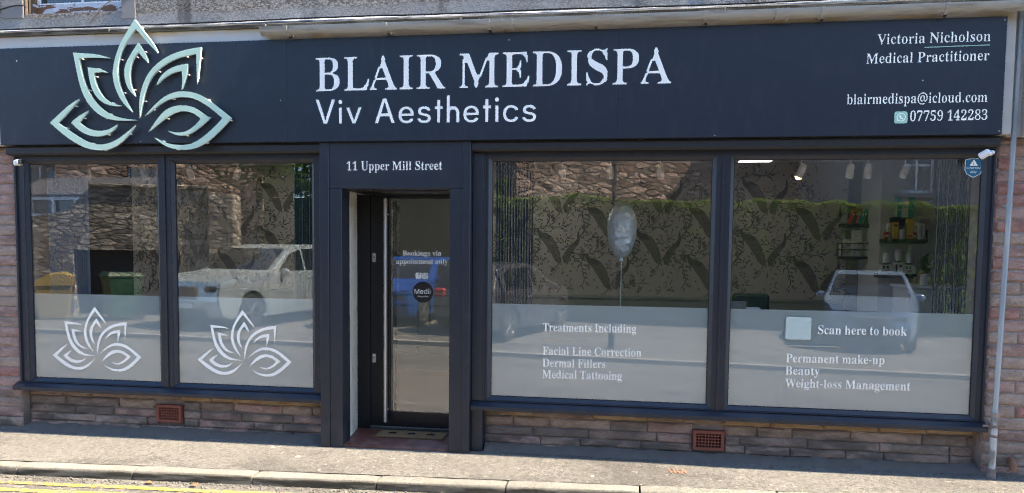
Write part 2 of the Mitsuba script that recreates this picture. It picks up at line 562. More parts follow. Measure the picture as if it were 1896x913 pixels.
put('ground', grid(-300, 300, -300, 300, 2, 2, lambda X, Y: X * 0 - 1.6), 'm_road', kind='structure')
put('pavement', grid(-30, 30, lambda X: yk(X) + 0.125, 0.7, 61, 6, z_pave), 'm_pavement', kind='structure')
put('road', grid(-40, 40, -7.75, lambda X: yk(X) + 0.06, 81, 14, z_road), 'm_road', kind='structure')
put('far_pavement', grid(-40, 40, -60, -7.70, 41, 12, lambda X, Y: zf(X) + 0.08), 'm_pavement', kind='structure')
put('far_kerb', grid(-40, 40, -7.60, -7.585, 41, 2, lambda X, Y: zf(X) + np.where(Y < -7.592, 0.088, -0.1)), 'm_far_kerb', kind='structure')
put('far_kerb__kerb_edge', grid(-40, 40, -7.75, -7.60, 41, 2, lambda X, Y: zf(X) + 0.088), 'm_far_kerb')

# kerb stones, one by one (0.915 m), the front edge rounded
kbed = grid(-30, 30, lambda X: yk(X) + 0.012, lambda X: yk(X) + 0.14, 61, 2, lambda X, Y: z_pave(X, Y) - 0.03)
put('kerb', kbed, 'm_mortar', kind='structure')
prof = [(0.13, -0.30), (0.13, 0.0), (0.022, 0.0), (0.012, -0.004), (0.004, -0.012), (0.0, -0.024), (-0.006, -0.30)]
nseg = 10
kx = np.linspace(0.004, 0.911, nseg)
kv, kf = [], []
for i, xx in enumerate(kx):
    e = 0.006 if i in (0, nseg - 1) else 0.0
    for (py, pz) in prof:
        kv.append([xx, py + e * (py < 0.05), pz - e * 0.6])
kv = np.array(kv)
kv += 0.004 * (meshkit.noise(kv * 9)[:, None] - 0.5) * [0, 1, 1]
n = len(prof)
for i in range(nseg - 1):
    for j in range(n - 1):
        a = i * n + j
        kf += [[a, a + n, a + n + 1], [a, a + n + 1, a + 1]]
kf += [[0, j, j + 1] for j in range(1, n - 1)] + [[(nseg - 1) * n, (nseg - 1) * n + j + 1, (nseg - 1) * n + j] for j in range(1, n - 1)]
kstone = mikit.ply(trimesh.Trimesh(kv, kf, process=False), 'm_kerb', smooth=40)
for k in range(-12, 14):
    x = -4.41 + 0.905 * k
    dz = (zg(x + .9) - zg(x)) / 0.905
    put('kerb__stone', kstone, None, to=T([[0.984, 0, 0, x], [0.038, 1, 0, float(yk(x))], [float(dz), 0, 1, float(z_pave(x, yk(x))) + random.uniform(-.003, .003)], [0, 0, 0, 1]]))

for off in ((0.125, 0.178), (0.252, 0.312)):
    put('road__yellow_line', grid(-12, 12, lambda X, o=off: yk(X) - o[1] + 0.004 * np.sin(X * 7), lambda X, o=off: yk(X) - o[0] + 0.004 * np.sin(X * 5), 121, 2, lambda X, Y: z_road(X, Y) + 0.004), 'm_yellow_line')

# gritty edge of loose chippings against the kerb
v, f = [], []
octa = trimesh.creation.icosphere(0, 1.0)
for i in range(900):
    x = rng.uniform(-5.6, 1.0)
    y = yk(x) - 0.008 - abs(rng.normal(0, 0.05))
    s = rng.uniform(0.003, 0.009)
    q = octa.vertices * s * rng.uniform(0.6, 1.3, 3) + [x, y, z_road(x, y) + s * 0.3]
    f.append(octa.faces + len(octa.vertices) * i)
    v.append(q)
put('gravel', trimesh.Trimesh(np.vstack(v), np.vstack(f), process=False), 'm_kerb', 'loose pale chippings gathered in the gutter along the kerb', kind='stuff')


def dry_leaf(x, y, z, L, rz, label):
    t = np.linspace(0, 1, 9)
    w = 0.34 * L * np.sin(np.pi * t) ** 0.8
    c = 0.12 * L * np.sin(np.pi * t)
    vv, ff = [], []
    for i in range(9):
        vv += [[t[i] * L, -w[i], c[i] + w[i] * 0.5], [t[i] * L, 0, c[i]], [t[i] * L, w[i], c[i] + w[i] * 0.6]]
    for i in range(8):
        for j in range(2):
            a = i * 3 + j
            ff += [[a, a + 3, a + 4], [a, a + 4, a + 1]]
    put('dry_leaf', move(trimesh.Trimesh(vv, ff, process=False), x, y, z, rz=rz), 'm_dry_leaf', label, 'leaf', smooth=True)


dry_leaf(-3.36, float(yk(-3.4)) - 0.075, float(zn(-3.4)) + 0.002, 0.055, 0.3, 'curled brown dry leaf lying in the gutter, left one of the two')
dry_leaf(-3.02, float(yk(-3.0)) - 0.07, float(zn(-3.0)) + 0.002, 0.06, -0.25, 'curled pale brown dry leaf lying in the gutter, right one of the two')

# orange utility mark sprayed on the pavement, flat worn strokes
pm = []
for i, (a, b, r) in enumerate([(0.0, 0.0, 0.15), (0.03, 0.005, 0.1), (0.055, 0.0, 0.2), (0.085, 0.0, -0.2), (0.105, 0.01, 0.1)]):
    m = bx(-.006, .006, -.055, .055, 0, .0015)
    pm.append(move(m, 0.335 + a, -0.31 + b, float(z_pave(.38, -.31)) + 0.002, rz=r))
pm.append(move(bx(-.055, .05, -.005, .005, 0, .0016), 0.395, -0.325, float(z_pave(.38, -.31)) + 0.002))
put('pavement__paint_mark', cat(*pm), 'm_paint_mark', 'faded orange utility paint mark sprayed on the pavement')

# ------------------------------------------------------------------ the shop building
B = 'shop_building'
lab(B, 'stone and roughcast building holding the ground floor shop with dark blue painted front', 'building')
wall_b = []
# upper roughcast wall with the sash window opening
WX0, WX1, WZ0, WZ1 = -5.065, -4.155, 3.437, 4.95
g = rbox(-9, 7, 3.27, 5.7).difference(rbox(WX0, WX1, WZ0, WZ1)).difference(rbox(-0.6, 0.4, WZ0 + .25, WZ1))
put(B + '__upper_wall', plate_xz(g, 0.34, 0.34), 'm_roughcast', 'weathered grey and tan roughcast wall above the shop front')
put(B + '__upper_wall__window_margin', plate_xz(rbox(WX0 - .20, WX0, WZ0 - .02, WZ1), -0.0005, 0.008), 'm_margin')
put(B + '__upper_wall__window_margin', plate_xz(rbox(WX1, WX1 + .12, WZ0 - .06, WZ1), -0.0005, 0.006), 'm_margin')
put(B + '__sash_window', cat(bx(WX0 + .03, WX1 - .002, .10, .15, 3.462, 3.55), bx(WX0, WX0 + .045, .06, .16, 3.45, WZ1), bx(WX1 - .03, WX1 - .001, .11, .16, 3.55, WZ1)), 'm_peeling', 'old upstairs sash window with peeling brown and white bottom rail')
put(B + '__sash_window__glazing_bar', cat(bx(-4.612, -4.594, .115, .14, 3.55, WZ1), bx(WX0 + .045, WX1 - .03, .105, .14, 3.55, 3.562), bx(WX0 + .045, WX0 + .062, .105, .14, 3.562, WZ1)), 'm_white_plastic')
put(B + '__sash_window__pane', plate_xz(rbox(WX0 + .05, WX1 - .03, 3.555, WZ1), .132, .004), 'm_car_glass')
put(B + '__sash_window__sill', profile_x([(0.0005, 3.437), (.30, 3.437), (.30, 3.47), (0.0005, 3.445)], WX0 + .001, WX1 - .001), 'm_mortar')
put(B + '__sash_window__batten', cat(cb(WX0 + .003, WX0 + .018, .004, .05, 3.446, WZ1), cb(WX0 + .022, WX0 + .036, .03, .07, 3.446, WZ1)), 'm_bark')
put(B + '__upper_window', cat(plate_xz(rbox(-0.6, .4, WZ0 + .25, WZ1), .15, .01)), 'm_car_glass')
put(B + '__roof', profile_x([(0.02, 5.7), (0.02, 5.76), (4.0, 8.2), (8.0, 5.76), (8.0, 5.7)], -9, 7), 'm_slate')
put(B + '__rear_wall', cat(bx(-9, 7, 7.7, 8.0, -.5, 5.7), bx(-9, -8.7, .35, 7.7, -.5, 5.7), bx(6.7, 7, .35, 7.7, -.5, 5.7)), 'm_roughcast')

# lead flashing, coping and white board behind the sign
fl = []
x = -6.0
while x < 3.4:
    w = random.uniform(0.45, 0.9)
    d = random.uniform(0, .006)
    fl.append(profile_x([(-.125, 3.262 + d), (-.122, 3.272 + d), (-.004, 3.318 + d + random.uniform(-.006, .008)), (-.004, 3.262)], x, x + w - .004))
    x += w
for i, m in enumerate(fl):
    put(B + '__flashing__lead_sheet' if i else B + '__flashing', m, 'm_lead')
cop = []
x = -6.0
while x < 3.4:
    w = random.uniform(1.0, 2.2)
    cop.append(cb(x, x + w - .006, -.152 - random.uniform(0, .006), -.002, 3.226 + random.uniform(-.003, .002), 3.256 + random.uniform(-.002, .004), .004))
    x += w
put(B + '__coping', cat(*cop), 'm_kerb', 'thin weathered coping strip above the white board')
put(B + '__fascia_board', bx(-5.75, 2.568, -.13, 0.0, 2.345, 3.222), 'm_white_board', 'stained white board behind the dark sign')
put(B + '__fascia_board__end_and_shade_board', cat(bx(2.569, 2.66, -.06, -.001, 2.335, 3.222), bx(2.661, 7.0, -.265, -.001, 2.335, 3.222)), 'm_white_board')  # right box is added out of view to keep sun off sill and sign

# sign band lining above the frames
put(B + '__header', cat(profile_x([(-.10, 2.26), (-.115, 2.275), (-.115, 2.32), (-.10, 2.336), (.05, 2.336), (.05, 2.26)], -5.17, -2.404), profile_x([(-.10, 2.26), (-.115, 2.275), (-.115, 2.32), (-.10, 2.336), (.05, 2.336), (.05, 2.26)], -1.188, 2.515)), 'm_charcoal', 'dark header box under the sign')

# ---- shop windows
def ring(x0, x1, z0, z1, w, yb, dep, wt=None, wb=None):
    g = rbox(x0, x1, z0, z1).difference(rbox(x0 + w, x1 - w, z0 + (wb or w), z1 - (wt or w)))
    return plate_xz(g, yb, dep)


def sash(key, px0, px1, pz0, pz1, ox0, ox1, oz0, oz1):
    """one pane: flat outer frame, bevelled bead sloping in to the glass, rubber gasket, pane"""
    k = key + '__casement'
    g = rbox(ox0, ox1, oz0, oz1).difference(rbox(px0 - .026, px1 + .026, pz0 - .026, pz1 + .026))
    m = plate_xz(g, .05, .085)
    bead = []
    a = [(px0 - .026, pz0 - .026), (px1 + .026, pz0 - .026), (px1 + .026, pz1 + .026), (px0 - .026, pz1 + .026)]
    b = [(px0, pz0), (px1, pz0), (px1, pz1), (px0, pz1)]
    for i in range(4):
        j = (i + 1) % 4
        vv = [[a[i][0], -.028, a[i][1]], [a[j][0], -.028, a[j][1]], [b[j][0], -.006, b[j][1]], [b[i][0], -.006, b[i][1]],
              [a[i][0], -.034, a[i][1]], [a[j][0], -.034, a[j][1]], [b[j][0], .02, b[j][1]], [b[i][0], .02, b[i][1]]]
        bead.append(trimesh.Trimesh(vv, [[0, 1, 2], [0, 2, 3], [3, 2, 6], [3, 6, 7]], process=False))
    put(k, cat(m, *bead), 'm_navy')
    put(key + '__gasket', ring(px0 - .002, px1 + .002, pz0 - .002, pz1 + .002, .007, .004, .006), 'm_gasket')
    put(key + '__pane', trimesh.Trimesh([[px0, 0, pz0], [px1, 0, pz0], [px1, 0, pz1], [px0, 0, pz1]], [[0, 1, 2], [0, 2, 3]], process=False), 'm_pane')
    zf_ = 1.094
    put(key + '__frosted_film', trimesh.Trimesh([[px0, .010, pz0], [px1, .010, pz0], [px1, .010, zf_], [px0, .010, zf_]], [[0, 1, 2], [0, 2, 3]], process=False), 'm_film', 'frosted privacy film on the lower part of the glass')


GT, GB = 2.195, 0.365


def sill(x0, x1):
    return profile_x([(-.104, .268), (-.104, .296), (-.098, .302), (-.04, .331), (.05, .331), (.05, .268)], x0, x1)


W1, W2 = B + '__shop_window', B + '__shop_window_001'
for W, (o0, o1), panes, (s0, s1) in ((W1, (-5.16, -2.404), ((-5.052, -3.864), (-3.704, -2.512)), (-5.19, -2.402)),
                                     (W2, (-1.10, 2.519), ((-1.0555 + .012, .6076), (.7618, 2.448)), (-1.186, 2.535))):
    mid = (panes[0][1] + panes[1][0]) / 2
    t = .016 if W == W1 else .012
    put(W, ring(o0, o1, .333, 2.259, t, .06, .11, .006, .003), 'm_navy',
        'left shop window with two panes carrying white flower emblems' if W == W1 else 'wide right shop window with two panes listing treatments')
    sash(W, panes[0][0], panes[0][1], GB, GT, o0 + t, mid - .003, .336, 2.253)
    sash(W, panes[1][0], panes[1][1], GB, GT, mid + .003, o1 - t, .336, 2.253)
    put(W + '__mullion', bx(mid - .011, mid + .011, -.045, -.036, .336, 2.253), 'm_navy')
    put(W + '__sill', sill(s0, s1), 'm_navy', smooth=20)
# post beside the right pilaster, running to the ground
put(B + '__post', cat(cb(-1.189, -1.101, -.052, .05, -.09, .266, .003), cb(-1.189, -1.101, -.05, .05, .333, 2.259, .003)), 'm_navy')

# ---- plinth of coursed stones under the sills
VAR = []
for k in range(10):
    nx, nz = 13, 7
    X, Z = np.meshgrid(np.linspace(0, 1, nx), np.linspace(0, 1, nz), indexing='ij')
    e = np.minimum(np.minimum(X, 1 - X) * 3.4, np.minimum(Z, 1 - Z) * 1.0)
    d = np.clip(e * 9, 0, 1) ** 0.5
    nn = meshkit.fbm(np.stack([X * 4 + 11 * k, Z * 2.2, X * 0 + k], -1), 3, seed=k)
    Y = -(d * (0.5 + 0.9 * nn))
    Y[[0, -1], :] = 0
    Y[:, [0, -1]] = 0
    jx = 0.012 * (meshkit.noise(np.stack([Z * 3 + k, X * 9, X * 0], -1), k) - .5)
    v = np.stack([X + jx, Y, Z + 0.10 * (meshkit.noise(np.stack([X * 5 + 3 * k, Z * 3, X * 0], -1), 50 + k) - .5)], -1).reshape(-1, 3)
    i, j = np.meshgrid(np.arange(nx - 1), np.arange(nz - 1), indexing='ij')
    a = (i * nz + j).ravel()
    f = np.vstack([np.stack([a, a + nz, a + nz + 1], 1), np.stack([a, a + nz + 1, a + 1], 1)])
    rim = [i * nz for i in range(nx)] + [(nx - 1) * nz + j for j in range(1, nz)] + [i * nz + nz - 1 for i in range(nx - 2, -1, -1)] + [j for j in range(nz - 2, 0, -1)]
    n0 = len(v)
    v = np.vstack([v, v[rim] * [1, 0, 1] + [0, 2.2, 0]])
    m = len(rim)
    for q in range(m):
        r = (q + 1) % m
        f = np.vstack([f, [[rim[q], n0 + q, n0 + r], [rim[q], n0 + r, rim[r]]]])
    VAR.append(mikit.ply(trimesh.Trimesh(v, f, process=False), None, smooth=55))


def brick(key, x0, x1, z0, z1, yf, dep, mat, ry=0.0):
    """dep: how far the rough face may stand proud; yf: where the face begins"""
    d = random.choice(VAR)
    tw = T().translate([x0, yf, z0]).rotate([0, 1, 0], ry).scale([x1 - x0, dep, z1 - z0])
    put(key, d, mat, to=tw)


AIR = ((-3.930, -3.703, .021, .168), (.521, .749, .010, .161))


def plinth(x0, x1, key):
    put(key, bx(x0 - .03, x1 + .03, .062, .3, -.3, .268), 'm_mortar', 'low plinth of rough coursed brown stones under the window')
    z = .262
    for r, h in enumerate((.062, .082, .072, .066, .05)):
        zt, zb = z, z - h + .007
        x = x0 + random.uniform(-.05, 0)
        while x < x1:
            w = random.uniform(.24, .52) if r else random.uniform(.26, .55)
            xa, xb = max(x, x0), min(x + w - .007, x1)
            for a0, a1, b0, b1 in AIR:
                if zt > b0 - .004 and zb < b1 + .004 and xa < a1 + .006 and xb > a0 - .006:
                    if xa < a0 - .05:
                        xb = a0 - .007
                    else:
                        xa = a1 + .007
                        if xb - xa < .06:
                            xb = xa + random.uniform(.1, .2)
            w = xb - x + .009
            if xb - xa > .03:
                rm = random.random()
                mat = ('m_stone_ochre' if rm < .7 else 'm_stone_brown') if r == 0 else ('m_brick_tan' if rm < .25 else 'm_stone_brown' if rm < .65 else 'm_stone_grey' if rm < .8 else 'm_brick_pink')
                pr_ = random.uniform(.005, .009)
                hv = random.uniform(-.004, .004)
                brick(key + '__stone', xa, xb, zb + hv, zt + hv * .5, .050 + random.uniform(-.004, .004), pr_ * 1.3, mat, random.uniform(-.5, .5))
            x += max(w, .05)
        z -= h


plinth(-5.16, -2.425, B + '__plinth')
plinth(-1.095, 2.50, B + '__plinth_001')
# rough mortar fillet where wall and pavement meet
for key, a, b in ((B + '__plinth__fillet', -5.7, -2.42), (B + '__plinth_001__fillet', -1.09, 3.4)):
    xs = np.linspace(a, b, 160)
    v, f = [], []
    for i, x in enumerate(xs):
        nz = meshkit.fbm(np.array([x * 7, 0, 1.0]), 4)
        nz2 = meshkit.fbm(np.array([x * 11, 4, 1.0]), 3)
        v += [[x, -.035 - .05 * nz2, float(zg(x)) - .01], [x, -.012 - .02 * nz2, float(zg(x)) + .012 + .02 * nz], [x, .045, float(zg(x)) + .025 + .045 * nz]]
        if i:
            c = (i - 1) * 3
            for j in (0, 1):
                f += [[c + j, c + 3 + j, c + 4 + j], [c + j, c + 4 + j, c + 1 + j]]
    put(key, trimesh.Trimesh(v, f, process=False), 'm_mortar', smooth=True)

for i, (a0, a1, b0, b1) in enumerate(AIR):
    g = rbox(a0, a1, b0, b1)
    hs = []
    nxh, nzh = 8, 5
    for u in range(nxh):
        for w in range(nzh):
            cx, cz = a0 + .030 + (a1 - a0 - .06) * u / (nxh - 1), b0 + .028 + (b1 - b0 - .056) * w / (nzh - 1)
            hs.append(sbox(cx - .0078, cz - .0078, cx + .0078, cz + .0078).buffer(.001))
    k = put(B + '__air_brick', cat(plate_xz(g.difference(union_all(hs)), .055, .035), plate_xz(g.difference(affinity.scale(g, .80, .70)), .03, .016)), 'm_terracotta',
            'terracotta air brick under the left window' if i == 0 else 'terracotta air brick under the right window')
    put(k + '__vent_dark_plate', bx(a0 + .004, a1 - .004, .0555, .061, b0 + .004, b1 - .004), 'm_vent_dark')  # black plate stands in for the darkness behind the holes

# ---- brick piers
def pier(key, x0, x1, edge_left, label):
    put(key, bx(x0 - .0, x1, -.018, .34, -.4, 2.335), 'm_mortar', label)
    z, r = -.075, 0
    while z < 2.30:
        h = .0875
        x = x0 + (-.16 if r % 2 else 0) if not edge_left else x0 + random.uniform(-.01, .01)
        first = True
        while x < x1 - .01:
            w = .305
            if not edge_left:
                xb = x + w
                if xb > x1 - .13:
                    xb = x1
            else:
                xb = x + (random.choice((.09, .21)) if first and r % 2 else w)
            first = False
            xa, xe = max(x, x0), min(xb, x1)
            if xe - xa > .02:
                mat = random.choices(('m_brick_pink', 'm_brick_tan', 'm_brick_red'), (.5, .3, .2))[0] if edge_left else random.choices(('m_brick_pink', 'm_brick_tan', 'm_brick_red'), (.45, .47, .08))[0]
                brick(key + '__brick', xa + .004, xe - .005, z + .005, min(z + h - .004, 2.333), -.022 + random.uniform(-.002, .002), .0065, mat, random.uniform(-.25, .25))
            x = xb
        z += h
        r += 1


pier(B + '__pier', -5.72, -5.164, False, 'pinkish split faced brick pier left of the shop front')
pier(B + '__pier_001', 2.527, 3.42, True, 'pinkish split faced brick pier right of the shop front behind the drainpipe')
put(B + '__side_wall', cat(bx(-9, -5.74, -.02, .34, -.5, 3.26), bx(3.43, 7, -.02, .34, -.5, 3.26)), 'm_brick_tan')
put(B + '__lintel', cat(bx(-5.74, -2.45, .07, .34, 2.337, 3.26), bx(-2.44, -1.13, .07, .34, 2.337, 3.26), bx(-1.12, 3.42, .07, .34, 2.337, 3.26)), 'm_charcoal')

# ---- entrance: pilasters, head panel, recess, door
for k, (a, b, gr) in enumerate(((-2.400, -2.221, -2.325), (-1.355, -1.192, -1.253))):
    lo, hi = min(a, b), max(a, b)
    out0, out1 = (lo, gr) if k == 0 else (gr, hi)
    in0, in1 = (gr, hi) if k == 0 else (lo, gr)
    zb = float(zg(lo)) - .02
    put(B + '__pilaster', cb(out0, out1, -.128, .05, zb, 2.336, .003), 'm_navy', 'dark blue pilaster ' + ('left' if k == 0 else 'right') + ' of the door')
    put(B + ('__pilaster' if k == 0 else '__pilaster_001') + '__inner_panel', cb(in0 + .001, in1, -.118, .05, zb, 1.977, .002), 'm_navy')
put(B + '__door_head', cb(-2.324, -1.254, -.118, .05, 1.979, 2.336, .002), 'm_navy', 'dark blue panel over the door with the street address')
put(B + '__door_head__soffit', bx(-2.219, -1.357, .051, .44, 1.968, 1.978), 'm_black')
put(B + '__door_head__lettering', plate_xz(fit_text('11 Upper Mill Street', -2.178, -1.414, 2.120, 2.120, .066), -.1185, .003), 'm_white_vinyl', 'white lettering reading 11 Upper Mill Street')
# cream grooved boarding on the left cheek of the recess, plain on the right
zc = float(zg(-2.2))
nb = 4
for i in range(nb):
    t0, t1 = i / nb, (i + 1) / nb
    x0, y0 = -2.2395 - .0625 * t0, .052 + .395 * t0
    x1, y1 = -2.2395 - .0625 * t1, .052 + .395 * t1
    dx, dy = (x1 - x0), (y1 - y0)
    L = math.hypot(dx, dy)
    m = cb(-.012, 0, .001, L - .001, zc, 1.967, .004)
    m = move(m, x0, y0, 0, rz=math.atan2(dy, dx) - math.pi / 2)
    put(B + '__recess_cheek__board' if i else B + '__recess_cheek', m, 'm_cream', None if i else 'cream grooved boarding lining the left side of the doorway')
put(B + '__recess_cheek_001', bx(-1.352, -1.34, .052, .45, zc, 1.967), 'm_navy')
put(B + '__doorstep', bx(-2.32, -1.34, -.10, .46, -.3, zc + .018), 'm_red_step', 'worn red painted doorstep in the entrance recess')
put(B + '__doorstep__threshold', cb(-2.18, -1.36, .415, .445, zc + .018, -.03, .003), 'm_kerb')

DY = .45
DR = B + '__door'
gd = rbox(-2.18, -1.345, -.03, 1.958).difference(rbox(-2.018, -1.375, .10, 1.935))
put(DR, plate_xz(gd, DY + .05, .055), 'm_black', 'black framed glazed entrance door with a tall steel pull handle')
put(DR + '__frame', cat(bx(-2.302, -2.184, DY - .012, DY + .06, zc, 1.967), bx(-2.184, -1.345, DY - .012, DY + .06, 1.961, 1.9675)), 'm_black')
put(DR + '__pane', trimesh.Trimesh([[-2.018, DY + .005, .10], [-1.375, DY + .005, .10], [-1.375, DY + .005, 1.935], [-2.018, DY + .005, 1.935]], [[0, 1, 2], [0, 2, 3]], process=False), 'm_pane')
put(DR + '__glazing_bead', cat(bx(-1.985, -1.978, DY + .010, DY + .02, .10, 1.935), bx(-1.968, -1.960, DY + .010, DY + .02, .10, 1.935)), 'm_gasket')
hz0, hz1 = .022, 1.93
put(DR + '__pull_handle', cat(tube([(-2.028, DY - .075, hz0), (-2.028, DY - .075, hz1)], .0155, 16), tube([(-2.028, DY - .075, .12), (-2.028, DY, .12)], .009, 10), tube([(-2.028, DY - .075, 1.80), (-2.028, DY, 1.80)], .009, 10)), 'm_steel', 'full height brushed steel pull bar', smooth=40)
for z in (1.393, .523):
    k = put(DR + '__lock_plate', cb(-2.166, -2.136, DY - .011, DY - .004, z, z + .075, .003), 'm_steel')
    put(DR + '__keyhole', cat(bx(-2.155, -2.147, DY - .013, DY - .0115, z + .03, z + .056), bx(-2.1535, -2.1485, DY - .013, DY - .0115, z + .014, z + .028)), 'm_black')
txt = lambda s, x0, x1, z0, z1, cap, y, **k: plate_xz(fit_text(s, x0, x1, z0, z1, cap, **k), y, .0012)
yd = DY + .004
put(DR + '__lettering', txt('Bookings via', -1.901, -1.562, 1.449, 1.452, .044, yd, shave=0), 'm_white_vinyl', 'white lettering reading Bookings via')
put(DR + '__lettering', txt('appointment only', -1.958, -1.506, 1.378, 1.383, .044, yd, shave=0), 'm_white_vinyl', 'white lettering reading appointment only')


def rrect(x0, x1, z0, z1, r):
    return sbox(x0 + r, z0 + r, x1 - r, z1 - r).buffer(r)


ic = rrect(-1.786, -1.734, 1.254, 1.306, .010)
fg = affinity.translate(affinity.scale(glyphs('f', 'sans'), .00042, .00040, origin=(0, 0)), -1.7705, 1.263)
ic2 = rrect(-1.728, -1.676, 1.254, 1.306, .010)
cam_ = Point(-1.702, 1.280)
inst = rrect(-1.721, -1.683, 1.261, 1.299, .011).difference(rrect(-1.717, -1.687, 1.265, 1.295, .009)).union(cam_.buffer(.0095).difference(cam_.buffer(.0060))).union(Point(-1.692, 1.290).buffer(.0025))
put(DR + '__social_icon', plate_xz(ic.difference(fg), yd, .0012), 'm_white_vinyl', 'white square social media icon with a letter f')
put(DR + '__social_icon', plate_xz(ic2.difference(inst), yd, .0012), 'm_white_vinyl', 'white square social media icon with a camera outline')
put(DR + '__round_sticker', plate_xz(Point(-1.721, 1.141).buffer(.090, 32), yd, .0010), 'm_black', 'round black sticker lettered in white')
put(DR + '__round_sticker_lettering', cat(txt('Medii', -1.795, -1.655, 1.125, 1.127, .042, yd - .0012, kind='sans', shave=0), txt('Medical Spa', -1.765, -1.675, 1.098, 1.099, .012, yd - .0012, kind='sans', shave=0)), 'm_white_vinyl')

# ---- lettering and stickers on the windows
yw = -.0012
for t_, a0, a1, b0, b1 in (('Treatments Including', -.639, .076, .888, .895), ('Facial Line Correction', -.636, .118, .704, .713), ('Dermal Fillers', -.636, -.154, .610, .616), ('Medical Tattooing', -.637, -.025, .521, .528),
                           ('Scan here to book', 1.393, 2.004, .923, .928), ('Permanent make-up', 1.174, 1.859, .707, .714), ('Beauty', 1.173, 1.413, .614, .617), ('Weight-loss Management', 1.175, 2.044, .521, .528)):
    put(W2 + '__lettering', txt(t_, a0, a1, b0, b1, .063, yw, shave=4), 'm_white_vinyl', 'white lettering reading ' + t_)
put(W2 + '__rule', plate_xz(sbox(-.642, .824, -.284, .830), yw, .0012), 'm_rule')
put(W2 + '__rule', plate_xz(sbox(1.173, .828, 1.539, .834), yw, .0012), 'm_rule')
put(W2 + '__square_sticker', plate_xz(rrect(1.164, 1.344, .877, 1.045, .016), yw, .0010), 'm_blank_sticker', 'plain pale square sticker on the film beside the booking line')
sx = 2.400
shp = Polygon([(-.054, .055), (0, .066), (.054, .055), (.054, -.015), (.040, -.042), (0, -.064), (-.040, -.042), (-.054, -.015)]).buffer(.004)
shp = affinity.translate(shp, sx - .004, 2.128)
put(W2 + '__shield_sticker', plate_xz(shp, yw, .001), 'm_sticker_blue', 'blue shield shaped security sticker in the top corner of the glass')
tri = Polygon([(-.022, 0), (.022, 0), (0, .036)]).buffer(.003).difference(sbox(-.002, .010, .002, .024)).difference(sbox(-.002, .002, .002, .007))
put(W2 + '__shield_print', cat(plate_xz(affinity.translate(tri, sx - .004, 2.146), yw - .0012, .001), plate_xz(shp.difference(shp.buffer(-.003)), yw - .0012, .001),
    txt('24/7 MONITORING', sx - .05, sx + .042, 2.122, 2.122, .010, yw - .0012, kind='sans', shave=0), txt('eufy', sx - .024, sx + .016, 2.092, 2.092, .016, yw - .0012, kind='sans', shave=0)), 'm_white_vinyl')

# ------------------------------------------------------------------ flower emblem shapes
PETALS = [[(1100,1309),(1002,1175),(936,1057),(898,924),(900,831),(936,724),(997,637),(1066,579),(1018,658),(968,759),(942,859),(943,944),(971,1049),(1025,1139),(1107,1235),(1174,1160),(1243,1088),(1296,1036),(1278,1087),(1191,1197)],[(1127,1125),(1046,1019),(1004,942),(998,872),(1016,793),(1051,740),(1096,700),(1063,771),(1048,842),(1049,913),(1073,990),(1125,1052),(1171,1001),(1210,963),(1199,1015),(1164,1072)],[(550,1063),(650,1055),(777,1043),(887,1009),(792,1016),(697,1020),(602,1016),(621,909),(651,808),(704,707),(782,620),(876,561),(986,531),(1104,518),(1002,513),(875,521),(780,555),(686,636),(624,737),(588,867)],[(678,943),(758,934),(814,919),(861,893),(805,905),(730,899),(739,835),(769,763),(816,698),(878,658),(976,631),(909,629),(830,647),(760,692),(713,764),(689,850)],[(1666,1076),(1543,1061),(1420,1030),(1310,977),(1215,895),(1158,797),(1129,699),(1122,614),(1128,536),(1146,628),(1172,726),(1213,824),(1278,900),(1372,961),(1481,1003),(1622,1024),(1625,913),(1626,788),(1643,885)],[(1546,950),(1456,938),(1371,905),(1308,851),(1275,788),(1323,829),(1386,870),(1448,889),(1497,895),(1501,832),(1494,748),(1523,818),(1545,887)],[(602,697),(509,653),(325,507),(437,416),(548,342),(660,293),(772,278),(869,291),(966,345),(1031,409),(1096,484),(1015,423),(918,360),(822,328),(725,329),(630,363),(518,429),(399,507),(499,596)],[(677,600),(587,558),(517,506),(584,443),(663,403),(751,388),(840,407),(897,443),(930,486),(873,454),(809,436),(728,438),(649,464),(590,508),(627,550)],[(1168,545),(1240,619),(1335,695),(1429,733),(1522,739),(1629,718),(1735,660),(1912,523),(1807,421),(1714,345),(1606,289),(1498,276),(1389,291),(1312,327),(1251,378),(1328,342),(1421,319),(1514,316),(1591,332),(1685,387),(1778,463),(1836,523),(1734,604),(1643,661),(1552,691),(1444,693),(1350,667),(1271,619)],[(1201,424),(1269,513),(1333,582),(1411,621),(1489,629),(1581,618),(1642,584),(1730,523),(1640,451),(1562,403),(1484,387),(1423,400),(1366,430),(1423,418),(1485,413),(1547,431),(1609,473),(1652,521),(1596,564),(1519,584),(1449,578),(1363,539),(1284,484)]]


def smooth_poly(pts, it=2):
    p = np.array(pts, float) / 1000
    for _ in range(it):
        q = []
        for i in range(len(p)):
            a, b, c = p[i - 1], p[i], p[(i + 1) % len(p)]
            u, w = b - a, c - b
            turn = abs(math.degrees(math.atan2(u[0] * w[1] - u[1] * w[0], u @ w)))
            if turn > 42:
                q.append(b)
            else:
                q += [b - u * .25, b + w * .25]
        p = np.array(q)
    return Polygon(p).buffer(0)


